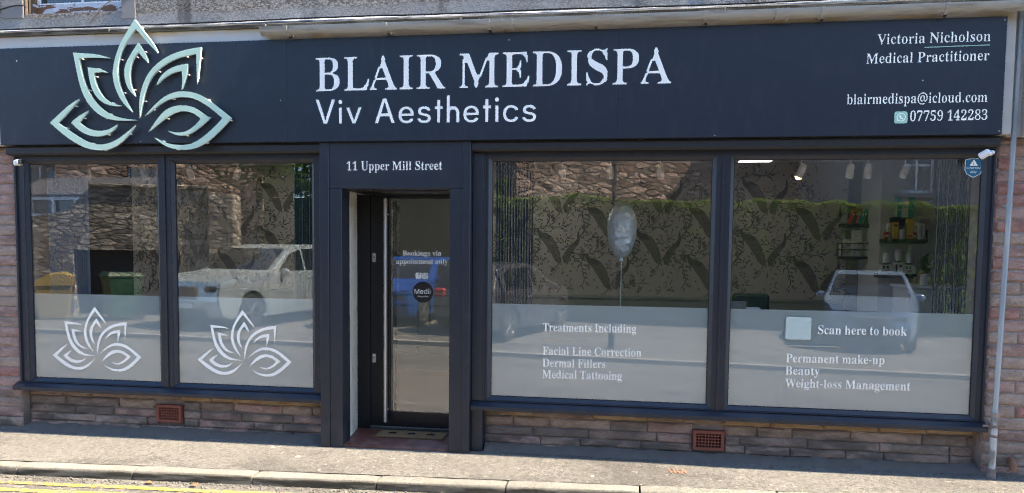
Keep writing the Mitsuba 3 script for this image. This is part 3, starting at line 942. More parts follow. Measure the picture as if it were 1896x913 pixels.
PET = [smooth_poly(p) for p in PETALS]      # x + 5, z - 2
LE = thing('lotus_emblem', 'large pale green lotus flower emblem standing proud of the dark sign and rising above it', 'emblem')
for i, g in enumerate(PET):
    g = affinity.translate(g, -5, 2)
    k = put(LE + '__petal', plate_xz(g, -.203, .004), 'm_mint')
    put(k + '__backing', plate_xz(g.buffer(-.002), -.186, .0168), 'm_mint_edge')
    pts = np.array(g.exterior.coords)
    L = g.exterior.length
    st = []
    for d in np.arange(.08, L, .27):
        q = g.exterior.interpolate(d)
        if g.buffer(-.006).distance(q) < .012:
            st.append(move(trimesh.creation.icosphere(1, .0045), q.x, -.192, q.y))
            st.append(tube([(q.x * .98 + g.centroid.x * .02, -.186, q.y), (q.x * .98 + g.centroid.x * .02, -.162, q.y)], .005, 6))
    if st:
        put(k + '__stud', cat(*st), 'm_stud', kind='stuff', smooth=40)

for i, (cx, cz, w) in enumerate(((-4.463, .716, .834), (-3.1175, .721, .831))):
    sc = w / 1.587
    m = cat(*[plate_xz(affinity.translate(affinity.scale(g, sc, sc * 1.015, origin=(1.1185, .7927)), cx - 1.1185, cz - .7927), yw, .0012) for g in PET])
    put(W1 + '__flower_decal', m, 'm_white_vinyl', 'white flower emblem decal on the ' + ('left' if i == 0 else 'right') + ' pane')

# ------------------------------------------------------------------ fascia sign
FS = thing('fascia_sign', 'long dark navy shop sign with white lettering above the windows', 'sign')
put(FS + '__panel', cat(cb(-5.175, -2.651, -.162, -.131, 2.339, 3.125, .0015), cb(-2.6495, -.0905, -.1618, -.131, 2.339, 3.125, .0015), cb(-.0895, 2.497, -.162, -.131, 2.339, 3.125, .0015), bx(-5.17, 2.492, -.1305, -.118, 2.337, 2.345)), 'm_sign')
ys = -.1625
put(FS + '__lettering', txt('BLAIR MEDISPA', -2.408, .285, 2.7235, 2.7275, .250, ys, shave=7), 'm_white_vinyl', 'large white serif lettering reading BLAIR MEDISPA')


def thin_line(chars, x0, x1, z, cap):
    """plain geometric capitals and small letters with a straight crossbar t, spaced out"""
    parts, x = [], 0.0
    st, xh = .125, .66                                # stem and x height in cap heights
    for c in chars:
        if c == ' ':
            x += .42
            continue
        if c == 't':
            g = union_all([sbox(.10, 0, .10 + st, .92), sbox(0, xh - .11, .34, xh)])
        elif c == 'h':
            arch = Point(.27, xh - .275).buffer(.27, 24).difference(Point(.27, xh - .275).buffer(.27 - st, 24)).intersection(sbox(0, xh - .275, .6, 1))
            g = union_all([sbox(0, 0, st, 1.10), sbox(.54 - st, 0, .54, xh - .27), arch])
        elif c == 'i':
            g = union_all([sbox(.01, 0, .01 + st, xh), Point(.0725, .90).buffer(.085, 16)])
        else:
            q = glyphs(c, 'sans')
            q = affinity.scale(q, 1 / CAP['sans'], 1 / CAP['sans'], origin=(0, 0))
            q = affinity.translate(q, -q.bounds[0], -180 * 0)
            if c in 'esc':
                q = affinity.scale(q, 1.0, xh / (q.bounds[3] - q.bounds[1]) * 1.03, origin=(0, 0))
            if c == 'v':
                q = affinity.scale(q, 1.0, xh / q.bounds[3], origin=(0, 0))
            g = q
        parts.append(affinity.translate(g, x))
        x += g.bounds[2] + .185
    g = union_all(parts)
    s = (x1 - x0) / (g.bounds[2] - g.bounds[0])
    return affinity.affine_transform(g, [s, 0, -.0029 * s, cap, x0 - g.bounds[0] * s, z])


put(FS + '__lettering', plate_xz(thin_line('Viv Aesthetics', -2.410, -.691, 2.475, .182), ys, .0015), 'm_white_vinyl', 'white rounded lettering reading Viv Aesthetics')
put(FS + '__lettering', txt('Victoria Nicholson', 1.675, 2.396, 2.961, 2.963, .068, ys), 'm_white_vinyl', 'white lettering reading Victoria Nicholson')
put(FS + '__lettering', txt('Medical Practitioner', 1.610, 2.394, 2.832, 2.836, .067, ys), 'm_white_vinyl', 'white lettering reading Medical Practitioner')
put(FS + '__lettering', txt('blairmedispa@icloud.com', 1.491, 2.394, 2.556, 2.557, .068, ys), 'm_white_vinyl', 'white lettering with an email address')
put(FS + '__lettering', txt('07759 142283', 1.909, 2.400, 2.434, 2.437, .068, ys), 'm_white_vinyl', 'white telephone number 07759 142283')
put(FS + '__rule', plate_xz(Polygon([(1.982, 2.930), (2.395, 2.935), (2.395, 2.940), (1.982, 2.935)]), ys, .0015), 'm_mint_print')
put(FS + '__phone_icon', plate_xz(rrect(1.806, 1.892, 2.420, 2.502, .016), ys, .0012), 'm_mint_print', 'pale green rounded square telephone chat icon')
pc = Point(1.850, 2.4625)
bub = pc.buffer(.029, 24).union(Polygon([(1.822, 2.434), (1.826, 2.455), (1.840, 2.440)]))
hand = LineString([(1.842, 2.474), (1.843, 2.464), (1.850, 2.456), (1.859, 2.452)]).buffer(.0045).union(Point(1.8425, 2.473).buffer(.006)).union(Point(1.860, 2.4535).buffer(.006))
put(FS + '__phone_icon_print', cat(plate_xz(bub.difference(pc.buffer(.0245, 24)), ys - .0013, .001), plate_xz(hand, ys - .0013, .001)), 'm_white_vinyl')
scr = [move(trimesh.creation.icosphere(1, .004), x, -.162, z) for x, z in ((-5.0, 3.02), (-2.70, 2.66), (-.9, 3.07), (1.98, 2.71), (2.48, 3.10), (2.48, 2.36), (.6, 2.352), (-3.9, 2.354))]
for m in scr:
    put(FS + '__screw_cap', m, 'm_stud', smooth=True)

# ------------------------------------------------------------------ gutter, drainpipe, cameras, mat
GU = thing('gutter', 'grey beige half round rain gutter running above the dark sign', 'gutter')
ga = np.linspace(0, math.pi, 13)
GY, GZ0, GR = -.212, 3.198, .056


def gut(x0, x1, r0, r1, ga=ga):
    pts = [(GY - math.cos(a) * r1, -math.sin(a) * r1) for a in ga] + [(GY - math.cos(a) * r0, -math.sin(a) * r0) for a in ga[::-1]]
    return move(profile_x(pts, x0, x1), 0, 0, GZ0)


put(GU + '__trough', cat(gut(-2.815, 2.655, GR - .004, GR), gut(-2.819, -2.812, 0.001, GR + .003), gut(2.65, 2.657, 0.001, GR + .003)), 'm_gutter', smooth=40)
put(GU + '__joint', gut(-.94, -.865, GR + .0005, GR + .006), 'm_gutter', smooth=40)
put(GU + '__joint', gut(.985, 1.06, GR + .0005, GR + .006), 'm_gutter', smooth=40)
for jx in (-.94, -.865, .985, 1.06):
    put(GU + '__joint_rib', gut(jx - .006, jx + .006, GR + .0065, GR + .014), 'm_gutter', smooth=40)
for x in (-2.607, -1.821, -1.043, -.264, .509, 1.292, 2.084):
    k = put(GU + '__bracket', cat(gut(x - .013, x + .013, GR + .0008, GR + .009), bx(x - .013, x + .013, -.157, -.1305, 3.142, 3.190)), 'm_gutter', smooth=40)
    put(k + '__bolt', move(trimesh.creation.icosphere(2, .011), x + .006, -.196, 3.128), 'm_black', smooth=True)

DP = thing('drainpipe', 'thin grey drainpipe with white painted foot standing before the right brick pier', 'drainpipe')
top = [(2.612, -.105, 3.6), (2.606, -.108, 2.9), (2.590, -.105, 1.6), (2.573, -.10, .42)]
put(DP + '__pipe', tube(top, .0165, 16), 'm_pipe', smooth=40)
put(DP + '__foot', cat(tube([(2.573, -.10, .425), (2.573, -.10, .40), (2.5665, -.105, -.02)], .0225, 16)), 'm_pipe', 'white painted lower length of the pipe', smooth=40)
put(DP + '__collar', cat(tube([(2.573, -.10, .415), (2.573, -.10, .385)], .027, 16)), 'm_mortar', smooth=40)
put(DP + '__collar', cat(tube([(2.5715, -.10, .325), (2.571, -.10, .305)], .0255, 16), bx(2.50, 2.64, -.10, -.092, .307, .323), bx(2.562, 2.580, -.09, -.03, .308, .322)), 'm_stone_grey', smooth=40)
put(DP + '__collar', cat(tube([(2.5725, -.10, .255), (2.572, -.10, .238)], .0250, 16)), 'm_stone_grey', smooth=40)
put(DP + '__boot', cat(tube([(2.5665, -.105, .015), (2.566, -.106, -.055)], [.0255, .030], 16)), 'm_stone_grey', smooth=40)
for z in (1.85,):
    put(DP + '__clip', cat(tube([(2.5935, -.105, z), (2.593, -.105, z + .02)], .020, 14), bx(2.585, 2.60, -.09, -.03, z + .002, z + .018)), 'm_pipe', smooth=40)

put('waste_pipe', cat(tube([(2.715, -.001, .060), (2.714, -.06, .066), (2.712, -.085, .058), (2.711, -.095, .02)], [.022, .022, .023, .023], 14), tube([(2.711, -.092, .045), (2.710, -.0955, .0)], .027, 14)), 'm_rust_pipe',
    'short rusty brown waste pipe poking out of the brick pier near the ground', 'pipe', smooth=40)


def camera_body(x, y, z, rz, rx, mount, mirror, label):
    key = thing('security_camera', label, 'camera')
    body = m3.Manifold.batch_hull([m3.Manifold.sphere(.012, 16).translate((sx * .014, sy * .024, sz * .010)) for sx in (-1, 1) for sy in (-1, 1) for sz in (-1, 1)])
    mb = body.to_mesh()
    mb = trimesh.Trimesh(mb.vert_properties[:, :3], mb.tri_verts, process=False)
    put(key + '__body', move(mb, x, y, z, rz=rz, rx=rx), 'm_white_plastic', smooth=50)
    lens = cat(move(lathe([(0, .0), (.019, 0), (.021, .003), (.020, .006), (0, .007)], 24), 0, -.0350, 0, rx=math.pi / 2))
    lens = cat(lens, move(m3_box(.021, .003, .018), 0, -.0365, 0))
    put(key + '__lens', move(lens, x, y, z, rz=rz, rx=rx), 'm_black', smooth=30)
    put(key + '__mount', cat(tube([(x, y + .02, z), mount], .006, 8), move(trimesh.creation.icosphere(2, .016), *mount), move(lathe([(0, 0), (.020, 0), (.019, .012), (.010, .016), (0, .016)], 20), mount[0], mount[1] + .03, mount[2], rx=math.pi / 2)), 'm_white_plastic', smooth=40)


def m3_box(a, b, c):
    return cb(-a, a, -b, b, -c, c, .004)


camera_body(-5.012, -.165, 2.192, 1.2, -.1, (-5.095, -.075, 2.215), 1, 'white security camera with black front at the left end of the shop front')
camera_body(2.395, -.165, 2.205, -2.2, .55, (2.475, -.09, 2.225), 1, 'white security camera turned away at the right end of the shop front')

# door mat with three dark heart cut marks
DM = thing('doormat', 'brown coir doormat with three dark hearts on the red doorstep', 'doormat')
zm = zc + .019
put(DM + '__mat', cb(-2.055, -1.47, .165, .37, zm, zm + .014, .004), 'm_coir')
th = np.linspace(0, 2 * np.pi, 40)
hx, hy = 16 * np.sin(th) ** 3, 13 * np.cos(th) - 5 * np.cos(2 * th) - 2 * np.cos(3 * th) - np.cos(4 * th)
for k in range(3):
    m = trimesh.creation.extrude_polygon(Polygon(np.stack([hx, hy], 1) * .0024), .002, engine='earcut')
    put(DM + '__heart', move(m, -1.93 + .165 * k, .275, zm + .0135, rz=math.pi), 'm_black')

# cable drooping on the upper wall
cab = [(-5.6, -.012, 3.40), (-5.35, -.012, 3.47), (-5.15, -.012, 3.515), (-5.03, -.012, 3.50)]
cab2 = [(-4.10, -.01, 3.53), (-4.22, -.012, 3.53), (-4.32, -.012, 3.48), (-4.42, -.012, 3.38), (-4.47, -.012, 3.325)]


def spline(pts, n=24):
    from scipy.interpolate import CubicSpline
    p = np.array(pts, float)
    return CubicSpline(np.arange(len(p)), p)(np.linspace(0, len(p) - 1, n))


put('cable', tube(spline(cab), .005, 8), 'm_black', 'thin dark cable drooping across the wall left of the upstairs window', 'cable', smooth=True)
put('cable', tube(spline(cab2), .004, 8), 'm_mortar', 'thin grey cable hanging below the upstairs window', 'cable', smooth=True)
put('cable', tube(spline([(.62, -.01, 3.62), (.66, -.012, 3.50), (.76, -.014, 3.40), (.95, -.016, 3.335)]), .005, 8), 'm_black', 'thin dark cable hanging on the roughcast above the middle of the sign', 'cable', smooth=True)
xs = np.linspace(-5.7, 3.3, 140)
cp_ = np.stack([xs, -.118 + .006 * np.sin(xs * 3), 3.288 + .014 * meshkit.fbm(np.stack([xs * 1.3, xs * 0, xs * 0], 1), 3) - .004], 1)
put('cable', tube(cp_, .0065, 8), 'm_black', 'long black cable lying along the lead flashing above the gutter', 'cable', smooth=True)

# ------------------------------------------------------------------ the room behind the glass
BY = 3.3
put(B + '__shop_floor', bx(-5.4, 3.5, .5, 3.6, -.12, -.02), 'm_floor')
put(B + '__ceiling', bx(-5.45, 3.5, .08, 3.6, 2.52, 2.58), 'm_plaster')
put(B + '__back_wall', bx(-5.4, 2.46, BY, BY + .1, -.05, 2.52), 'm_wallpaper', 'back wall of the shop papered with dark peacocks and branches on taupe')
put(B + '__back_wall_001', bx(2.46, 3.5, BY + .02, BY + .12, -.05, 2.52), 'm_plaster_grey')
put(B + '__chimney_breast', cb(2.60, 3.5, 2.62, BY + .01, -.05, 2.52, .006), 'm_plaster', 'pale plastered wall with shelves right of the papered wall')
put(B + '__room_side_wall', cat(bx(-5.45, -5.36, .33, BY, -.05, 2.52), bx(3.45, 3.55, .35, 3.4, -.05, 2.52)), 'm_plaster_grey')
put(B + '__dark_side_door', cb(-5.359, -5.33, .86, 1.74, -.02, 2.5, .004), 'm_black', 'black inner door in the left side wall of the shop')
put(B + '__dado', bx(-5.35, 2.45, BY - .02, BY - .001, -.02, .93), 'm_dado', 'grey green panelled dado below the wallpaper')
dd = [cb(-5.35, 2.45, BY - .035, BY - .021, .915, .95, .004)]
for i in range(11):
    x0 = -5.25 + .70 * i
    dd.append(plate_xz(sbox(x0, .15, x0 + .58, .82).difference(sbox(x0 + .03, .18, x0 + .55, .79)), BY - .021, .012))
put(B + '__dado__moulding', cat(*dd), 'm_dado')
put(B + '__window_board', cat(bx(-5.16, -2.41, .061, .30, .29, .325), bx(-1.09, 2.51, .061, .30, .29, .325)), 'm_plaster')

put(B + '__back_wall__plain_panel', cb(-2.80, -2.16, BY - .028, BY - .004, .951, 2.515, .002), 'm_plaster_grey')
PK = .00242
LB = np.array([(362, 470), (364, 462), (368, 466), (372, 460), (374, 468), (380, 486), (410, 488), (440, 505), (465, 545), (482, 590), (488, 630), (475, 640), (455, 625), (435, 590), (415, 560), (395, 530), (375, 510), (368, 490)], float)
RB = np.array([(566, 490), (569, 482), (574, 488), (577, 520), (570, 545), (552, 570), (535, 600), (520, 640), (500, 640), (495, 615), (508, 580), (530, 550), (555, 530), (566, 515)], float)


def bird(P):
    p = (P - [370, 490]) * [PK, -PK]
    g = Polygon(p).buffer(.004).buffer(-.004)
    return g


def leaf_shape(x, y, a, L, w):
    t = np.linspace(0, math.pi, 7)
    p = [(L * (1 - math.cos(u)) / 2, w * math.sin(u)) for u in t] + [(L * (1 - math.cos(u)) / 2, -w * math.sin(u)) for u in t[::-1][1:-1]]
    c, s = math.cos(a), math.sin(a)
    return Polygon([(x + c * u - s * v, y + s * u + c * v) for u, v in p])


rr = random.Random(11)
mid_, dark_ = [bird(LB), bird(RB)], []
for P, eyes in ((LB, ((470, 560), (476, 590), (462, 600), (445, 560), (450, 585), (432, 540), (478, 615), (465, 625))), (RB, ((535, 570), (520, 590), (512, 610), (525, 610), (508, 628), (540, 555)))):
    for ex, ey in eyes:
        dark_.append(Point((ex - 370) * PK, -(ey - 490) * PK).buffer(.010, 3))
dark_.append(Polygon([((a - 370) * PK, -(b - 490) * PK) for a, b in ((362, 470), (372, 462), (382, 486), (412, 490), (436, 506), (425, 520), (395, 515), (372, 505), (367, 488))]).buffer(.002))
dark_.append(Polygon([((a - 370) * PK, -(b - 490) * PK) for a, b in ((567, 488), (574, 486), (578, 520), (570, 545), (556, 556), (552, 536), (566, 515))]).buffer(.002))
stems = [[(-.28, -.02), (-.16, .06), (-.02, .05), (.10, .09), (.22, .07), (.34, .15)], [(.48, -.06), (.40, -.17), (.34, -.22), (.26, -.36), (.18, -.42)],
         [(.48, -.06), (.56, .04), (.62, .16)], [(.10, .09), (.14, .20), (.12, .27)], [(-.02, .05), (-.06, -.10), (-.03, -.22), (-.08, -.34)], [(.34, -.22), (.46, -.30), (.56, -.28)]]
for s in stems:
    q = spline([(a, b, 0) for a, b in s], 14)[:, :2]
    dark_.append(LineString(q).buffer(.0042, 2))
    for k in range(1, 13):
        for side in (-1, 1):
            if rr.random() < .45:
                a = math.atan2(*(q[min(k + 1, 13)] - q[k - 1])[::-1]) + side * rr.uniform(.5, 1.2)
                o = rr.uniform(0, .03)
                g = leaf_shape(q[k][0] + o * math.cos(a), q[k][1] + o * math.sin(a), a, rr.uniform(.035, .06), rr.uniform(.007, .011))
                (dark_ if rr.random() < .25 else mid_).append(g)
for k in range(95):
    x, y, a = rr.uniform(-.30, .88), rr.uniform(-.40, .22), rr.uniform(0, 6.28)
    p_ = Point(x, y)
    if any(g.distance(p_) < .02 for g in mid_[:2]):
        continue
    mid_.append(leaf_shape(x, y, a, rr.uniform(.022, .045), rr.uniform(.006, .010)))
    if rr.random() < .5:
        dark_.append(LineString([(x, y), (x - .05 * math.cos(a + .4), y - .05 * math.sin(a + .4))]).buffer(.003, 2))
cell = [plate_xz(union_all(mid_).simplify(.001), 0, .0008), plate_xz(union_all(dark_).simplify(.001), -.0010, .0008)]
spots = []
CW, CH = 1.187, .605
for i in range(-6, 5):
    for j in range(-1, 4):
        for h in (0, 1):
            x = -1.075 + (i + .5 * h) * CW
            z = 1.085 + (j + .5 * h) * CH
            if -5.3 < x + .1 and x + .35 < 2.40 and 1.30 < z and z < 2.52:
                spots.append((x, z))
for nm, m, mat in (('wallpaper_print', cell[0], 'm_print_mid'), ('wallpaper_print_001', cell[1], 'm_print_dark')):
    whole = cat(*[move(m, x, BY - .0012, z) for x, z in spots])
    # trim what hangs below the dado rail or past the wall
    keep = (whole.triangles[:, :, 2].min(1) > .952) & (whole.triangles[:, :, 2].max(1) < 2.515)
    whole = trimesh.Trimesh(whole.vertices, whole.faces[keep], process=False)
    whole.remove_unreferenced_vertices()
    put(B + '__back_wall__' + nm, whole, mat, kind='stuff')
    side = cat(*[move(m, -1.075 + .55 + CW * a_ + .5 * CW * h, 0, 1.085 + (j + .5 * h) * CH) for a_ in (-1, 0, 1) for j in range(-1, 4) for h in (0, 1)])
    tri_ = side.triangles
    keep = (tri_[:, :, 2].min(1) > .952) & (tri_[:, :, 2].max(1) < 2.515) & (tri_[:, :, 0].min(1) > -1.50) & (tri_[:, :, 0].max(1) < .02)
    side = trimesh.Trimesh(side.vertices, side.faces[keep], process=False)
    side.remove_unreferenced_vertices()
    put(B + '__papered_side_wall__' + nm, move(side, -5.352, 3.27, 0, rz=math.pi / 2), mat, kind='stuff')
put(B + '__papered_side_wall', bx(-5.36, -5.355, 1.75, BY, -.02, 2.52), 'm_wallpaper')


def vertical_blind(x0, x1, label, mat='m_blind', tilt=.95):
    key = thing('vertical_blind', label, 'blind', None)
    put(key + '__rail', cb(x0 - .02, x1 + .02, .10, .14, 2.30, 2.335, .004), 'm_white_plastic')
    n = int((x1 - x0) / .021)
    edges = []
    for i in range(n):
        x = x0 + (i + .5) * (x1 - x0) / n
        m = move(bx(-.011, .011, -.0008, .0008, .335, 2.30), x, .12, 0, rz=tilt + random.uniform(-.12, .12))
        put(key + '__slat', m, mat)
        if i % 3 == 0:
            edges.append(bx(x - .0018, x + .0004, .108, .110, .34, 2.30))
    put(key + '__light_line', cat(*edges), 'm_blind_light_line', kind='stuff')  # pale strips painted in for the light lines between slats


pr('m_blind_grey', (0.085, 0.10, 0.125), 0.6)
pr('m_blind_teal', (0.014, 0.034, 0.036), 0.6)
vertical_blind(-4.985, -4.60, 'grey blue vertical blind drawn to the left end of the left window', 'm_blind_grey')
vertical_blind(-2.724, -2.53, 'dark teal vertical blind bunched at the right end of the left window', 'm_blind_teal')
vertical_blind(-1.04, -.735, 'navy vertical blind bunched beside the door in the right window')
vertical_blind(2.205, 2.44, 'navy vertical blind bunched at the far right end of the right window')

LAMPS = [(-5.13, 'leftmost white spotlight hanging in the left window', 0), (-4.535, 'second white spotlight from the left in the left window', .45), (-4.065, 'third white spotlight from the left in the left window', .3), (-3.589, 'rightmost white spotlight hanging in the left window', -.35),
         (-.571, 'leftmost white spotlight hanging in the right window', -.1), (-.162, 'second white spotlight from the left in the right window', 0), (.261, 'third white spotlight from the left in the right window', .1),
         (1.408, 'lit white spotlight glowing yellow in the right window', -.4), (1.793, 'white spotlight just right of the lit one', -.15), (1.931, 'white spotlight before the grey wall in the right window', -.1), (2.215, 'rightmost white spotlight hanging in the right window', -.35)]
for x, lb, ti in LAMPS:
    key = thing('spotlight', lb, 'lamp', None)
    y = .8
    put(key + '__rod', cat(tube([(x, y, 2.53), (x, y, 2.225)], .006, 8), move(lathe([(0, 0), (.03, 0), (.03, .02), (0, .02)], 16), x, y, 2.50)), 'm_white_plastic')
    head = lathe([(0, .06), (.016, .06), (.024, .052), (.029, .03), (.031, -.055), (.028, -.060), (.026, -.045), (0, -.045)], 20)
    put(key + '__shade', move(head, x, y, 2.185, ry=-ti), 'm_white_plastic', smooth=35)
    if 'glowing' in lb:
        bm = move(trimesh.creation.icosphere(2, .021), x + .062 * math.sin(ti) * 1, y, 2.185 - .055 * math.cos(ti))
        scene[key + '__bulb'] = mikit.ply(bm, 'm_bulb', smooth=True, emitter={'type': 'area', 'radiance': {'type': 'rgb', 'value': [3.2, 1.9, .5]}})

for x, lb in ((1.28, 'lit ceiling panel over the middle of the right window'), (-1.3, 'added unseen lit panel brightening the room behind the entrance'), (-3.9, 'added unseen lit panel brightening the room behind the left window')):  # the last two panels are added, unseen, to brighten the room
    key = thing('ceiling_light', lb, 'lamp')
    hw, zl = (.16, 2.432) if x > 1 else (.45, 2.500)
    fr_ = cat(bx(x - hw - .02, x - hw, 2.13, 2.47, zl, zl + .02), bx(x + hw, x + hw + .02, 2.13, 2.47, zl, zl + .02), bx(x - hw, x + hw, 2.13, 2.15, zl, zl + .02), bx(x - hw, x + hw, 2.45, 2.47, zl, zl + .02), bx(x - hw, x + hw, 2.15, 2.45, zl + .010, zl + .0185))
    put(key + '__frame', fr_, 'm_white_plastic')
    pan = trimesh.Trimesh([[x - hw, 2.15, zl + .006], [x - hw, 2.45, zl + .006], [x + hw, 2.45, zl + .006], [x + hw, 2.15, zl + .006]], [[0, 1, 2], [0, 2, 3]], process=False)
    scene[key + '__diffuser'] = mikit.ply(pan, 'm_bulb', emitter={'type': 'area', 'radiance': {'type': 'rgb', 'value': [0.55, 0.54, 0.50]}})

# balloon
BL = thing('balloon', 'silver egg shaped foil balloon on a string floating in the right window', 'balloon')
t = np.linspace(0, math.pi, 40)
prof_b = [(.001 + .128 * math.sin(u) ** .9 * (1 + .12 * math.cos(u)), .24 * math.cos(u)) for u in t]
m = trimesh.creation.revolve(np.array(prof_b[::-1]), sections=48)
an = np.arctan2(m.vertices[:, 1], m.vertices[:, 0])
zz = m.vertices[:, 2]
w = 1 + .035 * np.sin(14 * an) * np.clip(-zz / .2, 0, 1) ** 1.5 + .012 * np.sin(zz * 95 + 1.2 * np.sin(an * 2))
m.vertices[:, :2] *= w[:, None]
put(BL + '__envelope', move(m, -.055, 1.0, 1.685), 'm_foil', smooth=60)
dots = []
for k in range(120):
    th_, zz_ = rr.uniform(-math.pi, math.pi), rr.uniform(-.20, .19)
    rad = .130 * math.sqrt(max(0, 1 - (zz_ / .24) ** 2)) * 1.02
    if abs(zz_) < .12 and abs(th_ + math.pi / 2) < .75:
        continue
    dots.append(move(trimesh.creation.icosphere(0, rr.uniform(.002, .0045)), -.055 + rad * math.cos(th_), 1.0 + rad * math.sin(th_), 1.685 + zz_))
put(BL + '__dots', cat(*dots), 'm_ink', kind='stuff')
pm_ = trimesh.creation.icosphere(3, 1.0)
pm_.vertices *= [.072, .05, .098]
put(BL + '__white_panel', move(pm_, -.055, .918, 1.70), 'm_foil_white', 'white panel on the front of the balloon', smooth=True)
put(BL + '__string', tube([(-.055, 1.0, 1.45), (-.054, 1.0, 1.30), (-.056, 1.0, .5)], .0028, 6), 'm_white_vinyl')
put(BL + '__neck', move(lathe([(.022, -.03), (.010, 0), (.014, .012), (0, .02)], 14), -.055, 1.0, 1.445), 'm_foil', smooth=40)

# shelves and the goods on them
SR1 = put('wall_shelf', cat(cb(2.60, 3.02, 2.47, 2.62, 1.603, 1.645, .003), cb(2.995, 3.02, 2.47, 2.62, 1.645, 1.74, .003)), 'm_black', 'black wall shelf carrying yellow and white cartons on the pale wall', 'shelf')
SR2 = put('wall_shelf', cb(2.56, 2.93, 2.47, 2.62, 1.245, 1.290, .004), 'm_black', 'black wall shelf carrying three white jars on cartons', 'shelf')
SL1 = put('wall_shelf', cat(cb(2.33, 2.75, 2.98, 3.16, 1.775, 1.815, .003), cb(2.62, 2.75, 3.13, 3.16, 1.815, 1.90, .003)), 'm_black', 'black wall shelf with a row of leaning coloured packets', 'shelf')
wire = [cb(2.325, 2.755, 2.98, 3.16, 1.422, 1.455, .003)]
for (a, b) in (((2.327, 2.98), (2.327, 3.16)), ((2.753, 2.98), (2.753, 3.16)), ((2.327, 2.98), (2.753, 2.98))):
    for z in (1.53, 1.60):
        wire.append(tube([(*a, z), (*b, z)], .008, 6))
for (a, b) in ((2.327, 2.98), (2.753, 2.98), (2.327, 3.16), (2.753, 3.16)):
    wire.append(tube([(a, b, 1.45), (a, b, 1.60)], .008, 6))
SL2 = put('wire_shelf', cat(*wire), 'm_black', 'black wire basket shelf filled with white cartons', 'shelf')


def carton(x, w, z, h, y, d, mat, label, tilt=0.0, bands=()):
    key = thing('carton', label, 'box')
    m = cb(-w / 2, w / 2, -d / 2, d / 2, 0, h, .002)
    put(key + '__body', move(m, x, y, z, ry=tilt), mat)
    for i, (b0, b1, a0, a1, bm) in enumerate(bands):
        q = bx(-w / 2 + a0 * w, -w / 2 + a1 * w, -d / 2 - .0012, -d / 2 - .0002, b0 * h, b1 * h)
        put(key + '__print', move(q, x, y, z, ry=tilt), bm)


Y1 = 2.54
z1 = 1.646
inkb = ((.62, .68, .2, .8, 'm_ink'), (.3, .34, .15, .85, 'm_ink'), (.2, .24, .15, .7, 'm_ink'))
carton(2.636, .050, z1, .075, Y1, .06, 'm_box_red', 'small red carton at the left end of the upper right shelf', bands=((.3, .6, .1, .9, 'm_paper_white'),))
carton(2.668, .030, z1, .165, Y1 + .03, .05, 'm_paper_white', 'slim cream carton behind the small red one', bands=inkb)
carton(2.722, .056, z1, .175, Y1, .06, 'm_box_yellow', 'left one of two tall yellow cartons on the upper right shelf', bands=((.75, .85, .1, .9, 'm_ink'),))
carton(2.862, .062, z1, .212, Y1, .06, 'm_box_yellow', 'right one of two tall yellow cartons on the upper right shelf', bands=((.1, .2, .1, .9, 'm_box_red'),))
carton(2.905, .026, z1, .07, Y1 - .02, .04, 'm_box_red', 'small red carton between the yellow and white ones', bands=((.3, .6, .1, .9, 'm_paper_white'),))
carton(2.930, .060, z1, .195, Y1 + .02, .05, 'm_paper_white', 'white carton right of the yellow ones', bands=inkb)
carton(2.965, .058, z1, .160, Y1 - .03, .045, 'm_paper_white', 'white carton at the right end of the upper right shelf', bands=((.1, .9, .40, .55, 'm_plaster_grey'),))
key = thing('glass_jar', 'squat pale jar between the two yellow cartons', 'jar')
put(key + '__body', move(lathe([(0, 0), (.034, 0), (.036, .01), (.036, .085), (.028, .10), (0, .10)], 20), 2.79, Y1, z1), 'm_paper_white', smooth=35)
put(key + '__lid', move(lathe([(0, .1005), (.024, .1005), (.024, .14), (0, .14)], 18), 2.79, Y1, z1), 'm_ink', smooth=35)
put('display_stand', cat(cb(2.69, 2.90, 2.592, 2.612, z1, z1 + .225, .002), cb(2.69, 2.90, 2.575, 2.615, z1 + .215, z1 + .225, .002)), 'm_black', 'black stand behind the yellow cartons', 'stand')
zt = z1 + .2255
carton(2.765, .055, zt, .205, 2.595, .03, 'm_box_teal', 'teal and white box at the left of the top row', bands=((.0, 1., .0, .22, 'm_paper_white'), (.35, .4, .3, .9, 'm_paper_white')))
carton(2.828, .062, zt, .200, 2.595, .03, 'm_paper_white', 'white box in the middle of the top row', bands=((.5, .56, .2, .8, 'm_box_teal'),))
carton(2.890, .056, zt, .210, 2.595, .03, 'm_box_teal', 'teal box at the right of the top row', bands=((.4, .45, .1, .9, 'm_paper_white'),))

for i, (x, w_, h_, lb) in enumerate(((2.655, .125, .092, 'left'), (2.765, .085, .115, 'middle'), (2.872, .108, .092, 'right'))):
    carton(x, w_, 1.2905, h_, Y1, .09, 'm_paper_white', f'{lb} white printed carton on the lower right shelf', bands=((.55, .85, .12, .30, 'm_ink'), (.55, .85, .42, .58, 'm_ink'), (.25, .40, .3, .7, 'm_pink_ink')) if i != 1 else ((.15, .85, .1, .3, 'm_ink'), (.6, .8, .5, .8, 'm_ink')))
    key = thing('jar', f'{lb} white plastic jar standing on a carton on the lower right shelf', 'jar')
    zb = 1.2908 + h_
    hb = (.06, .075, .065)[i]
    put(key + '__base', move(lathe([(0, 0), (.026, 0), (.030, .012), (.030, .018), (0, .018)], 20), x, Y1, zb), 'm_ink', smooth=35)
    put(key + '__body', move(lathe([(0, .0185), (.034, .0185), (.036, .03), (.036, .02 + hb), (.030, .03 + hb), (0, .03 + hb)], 24), x, Y1, zb), 'm_white_plastic', smooth=35)
    put(key + '__lid', move(lathe([(0, .0305 + hb), (.032, .0305 + hb), (.032, .058 + hb), (.028, .062 + hb), (0, .062 + hb)], 24), x, Y1, zb), 'm_paper_white', smooth=35)

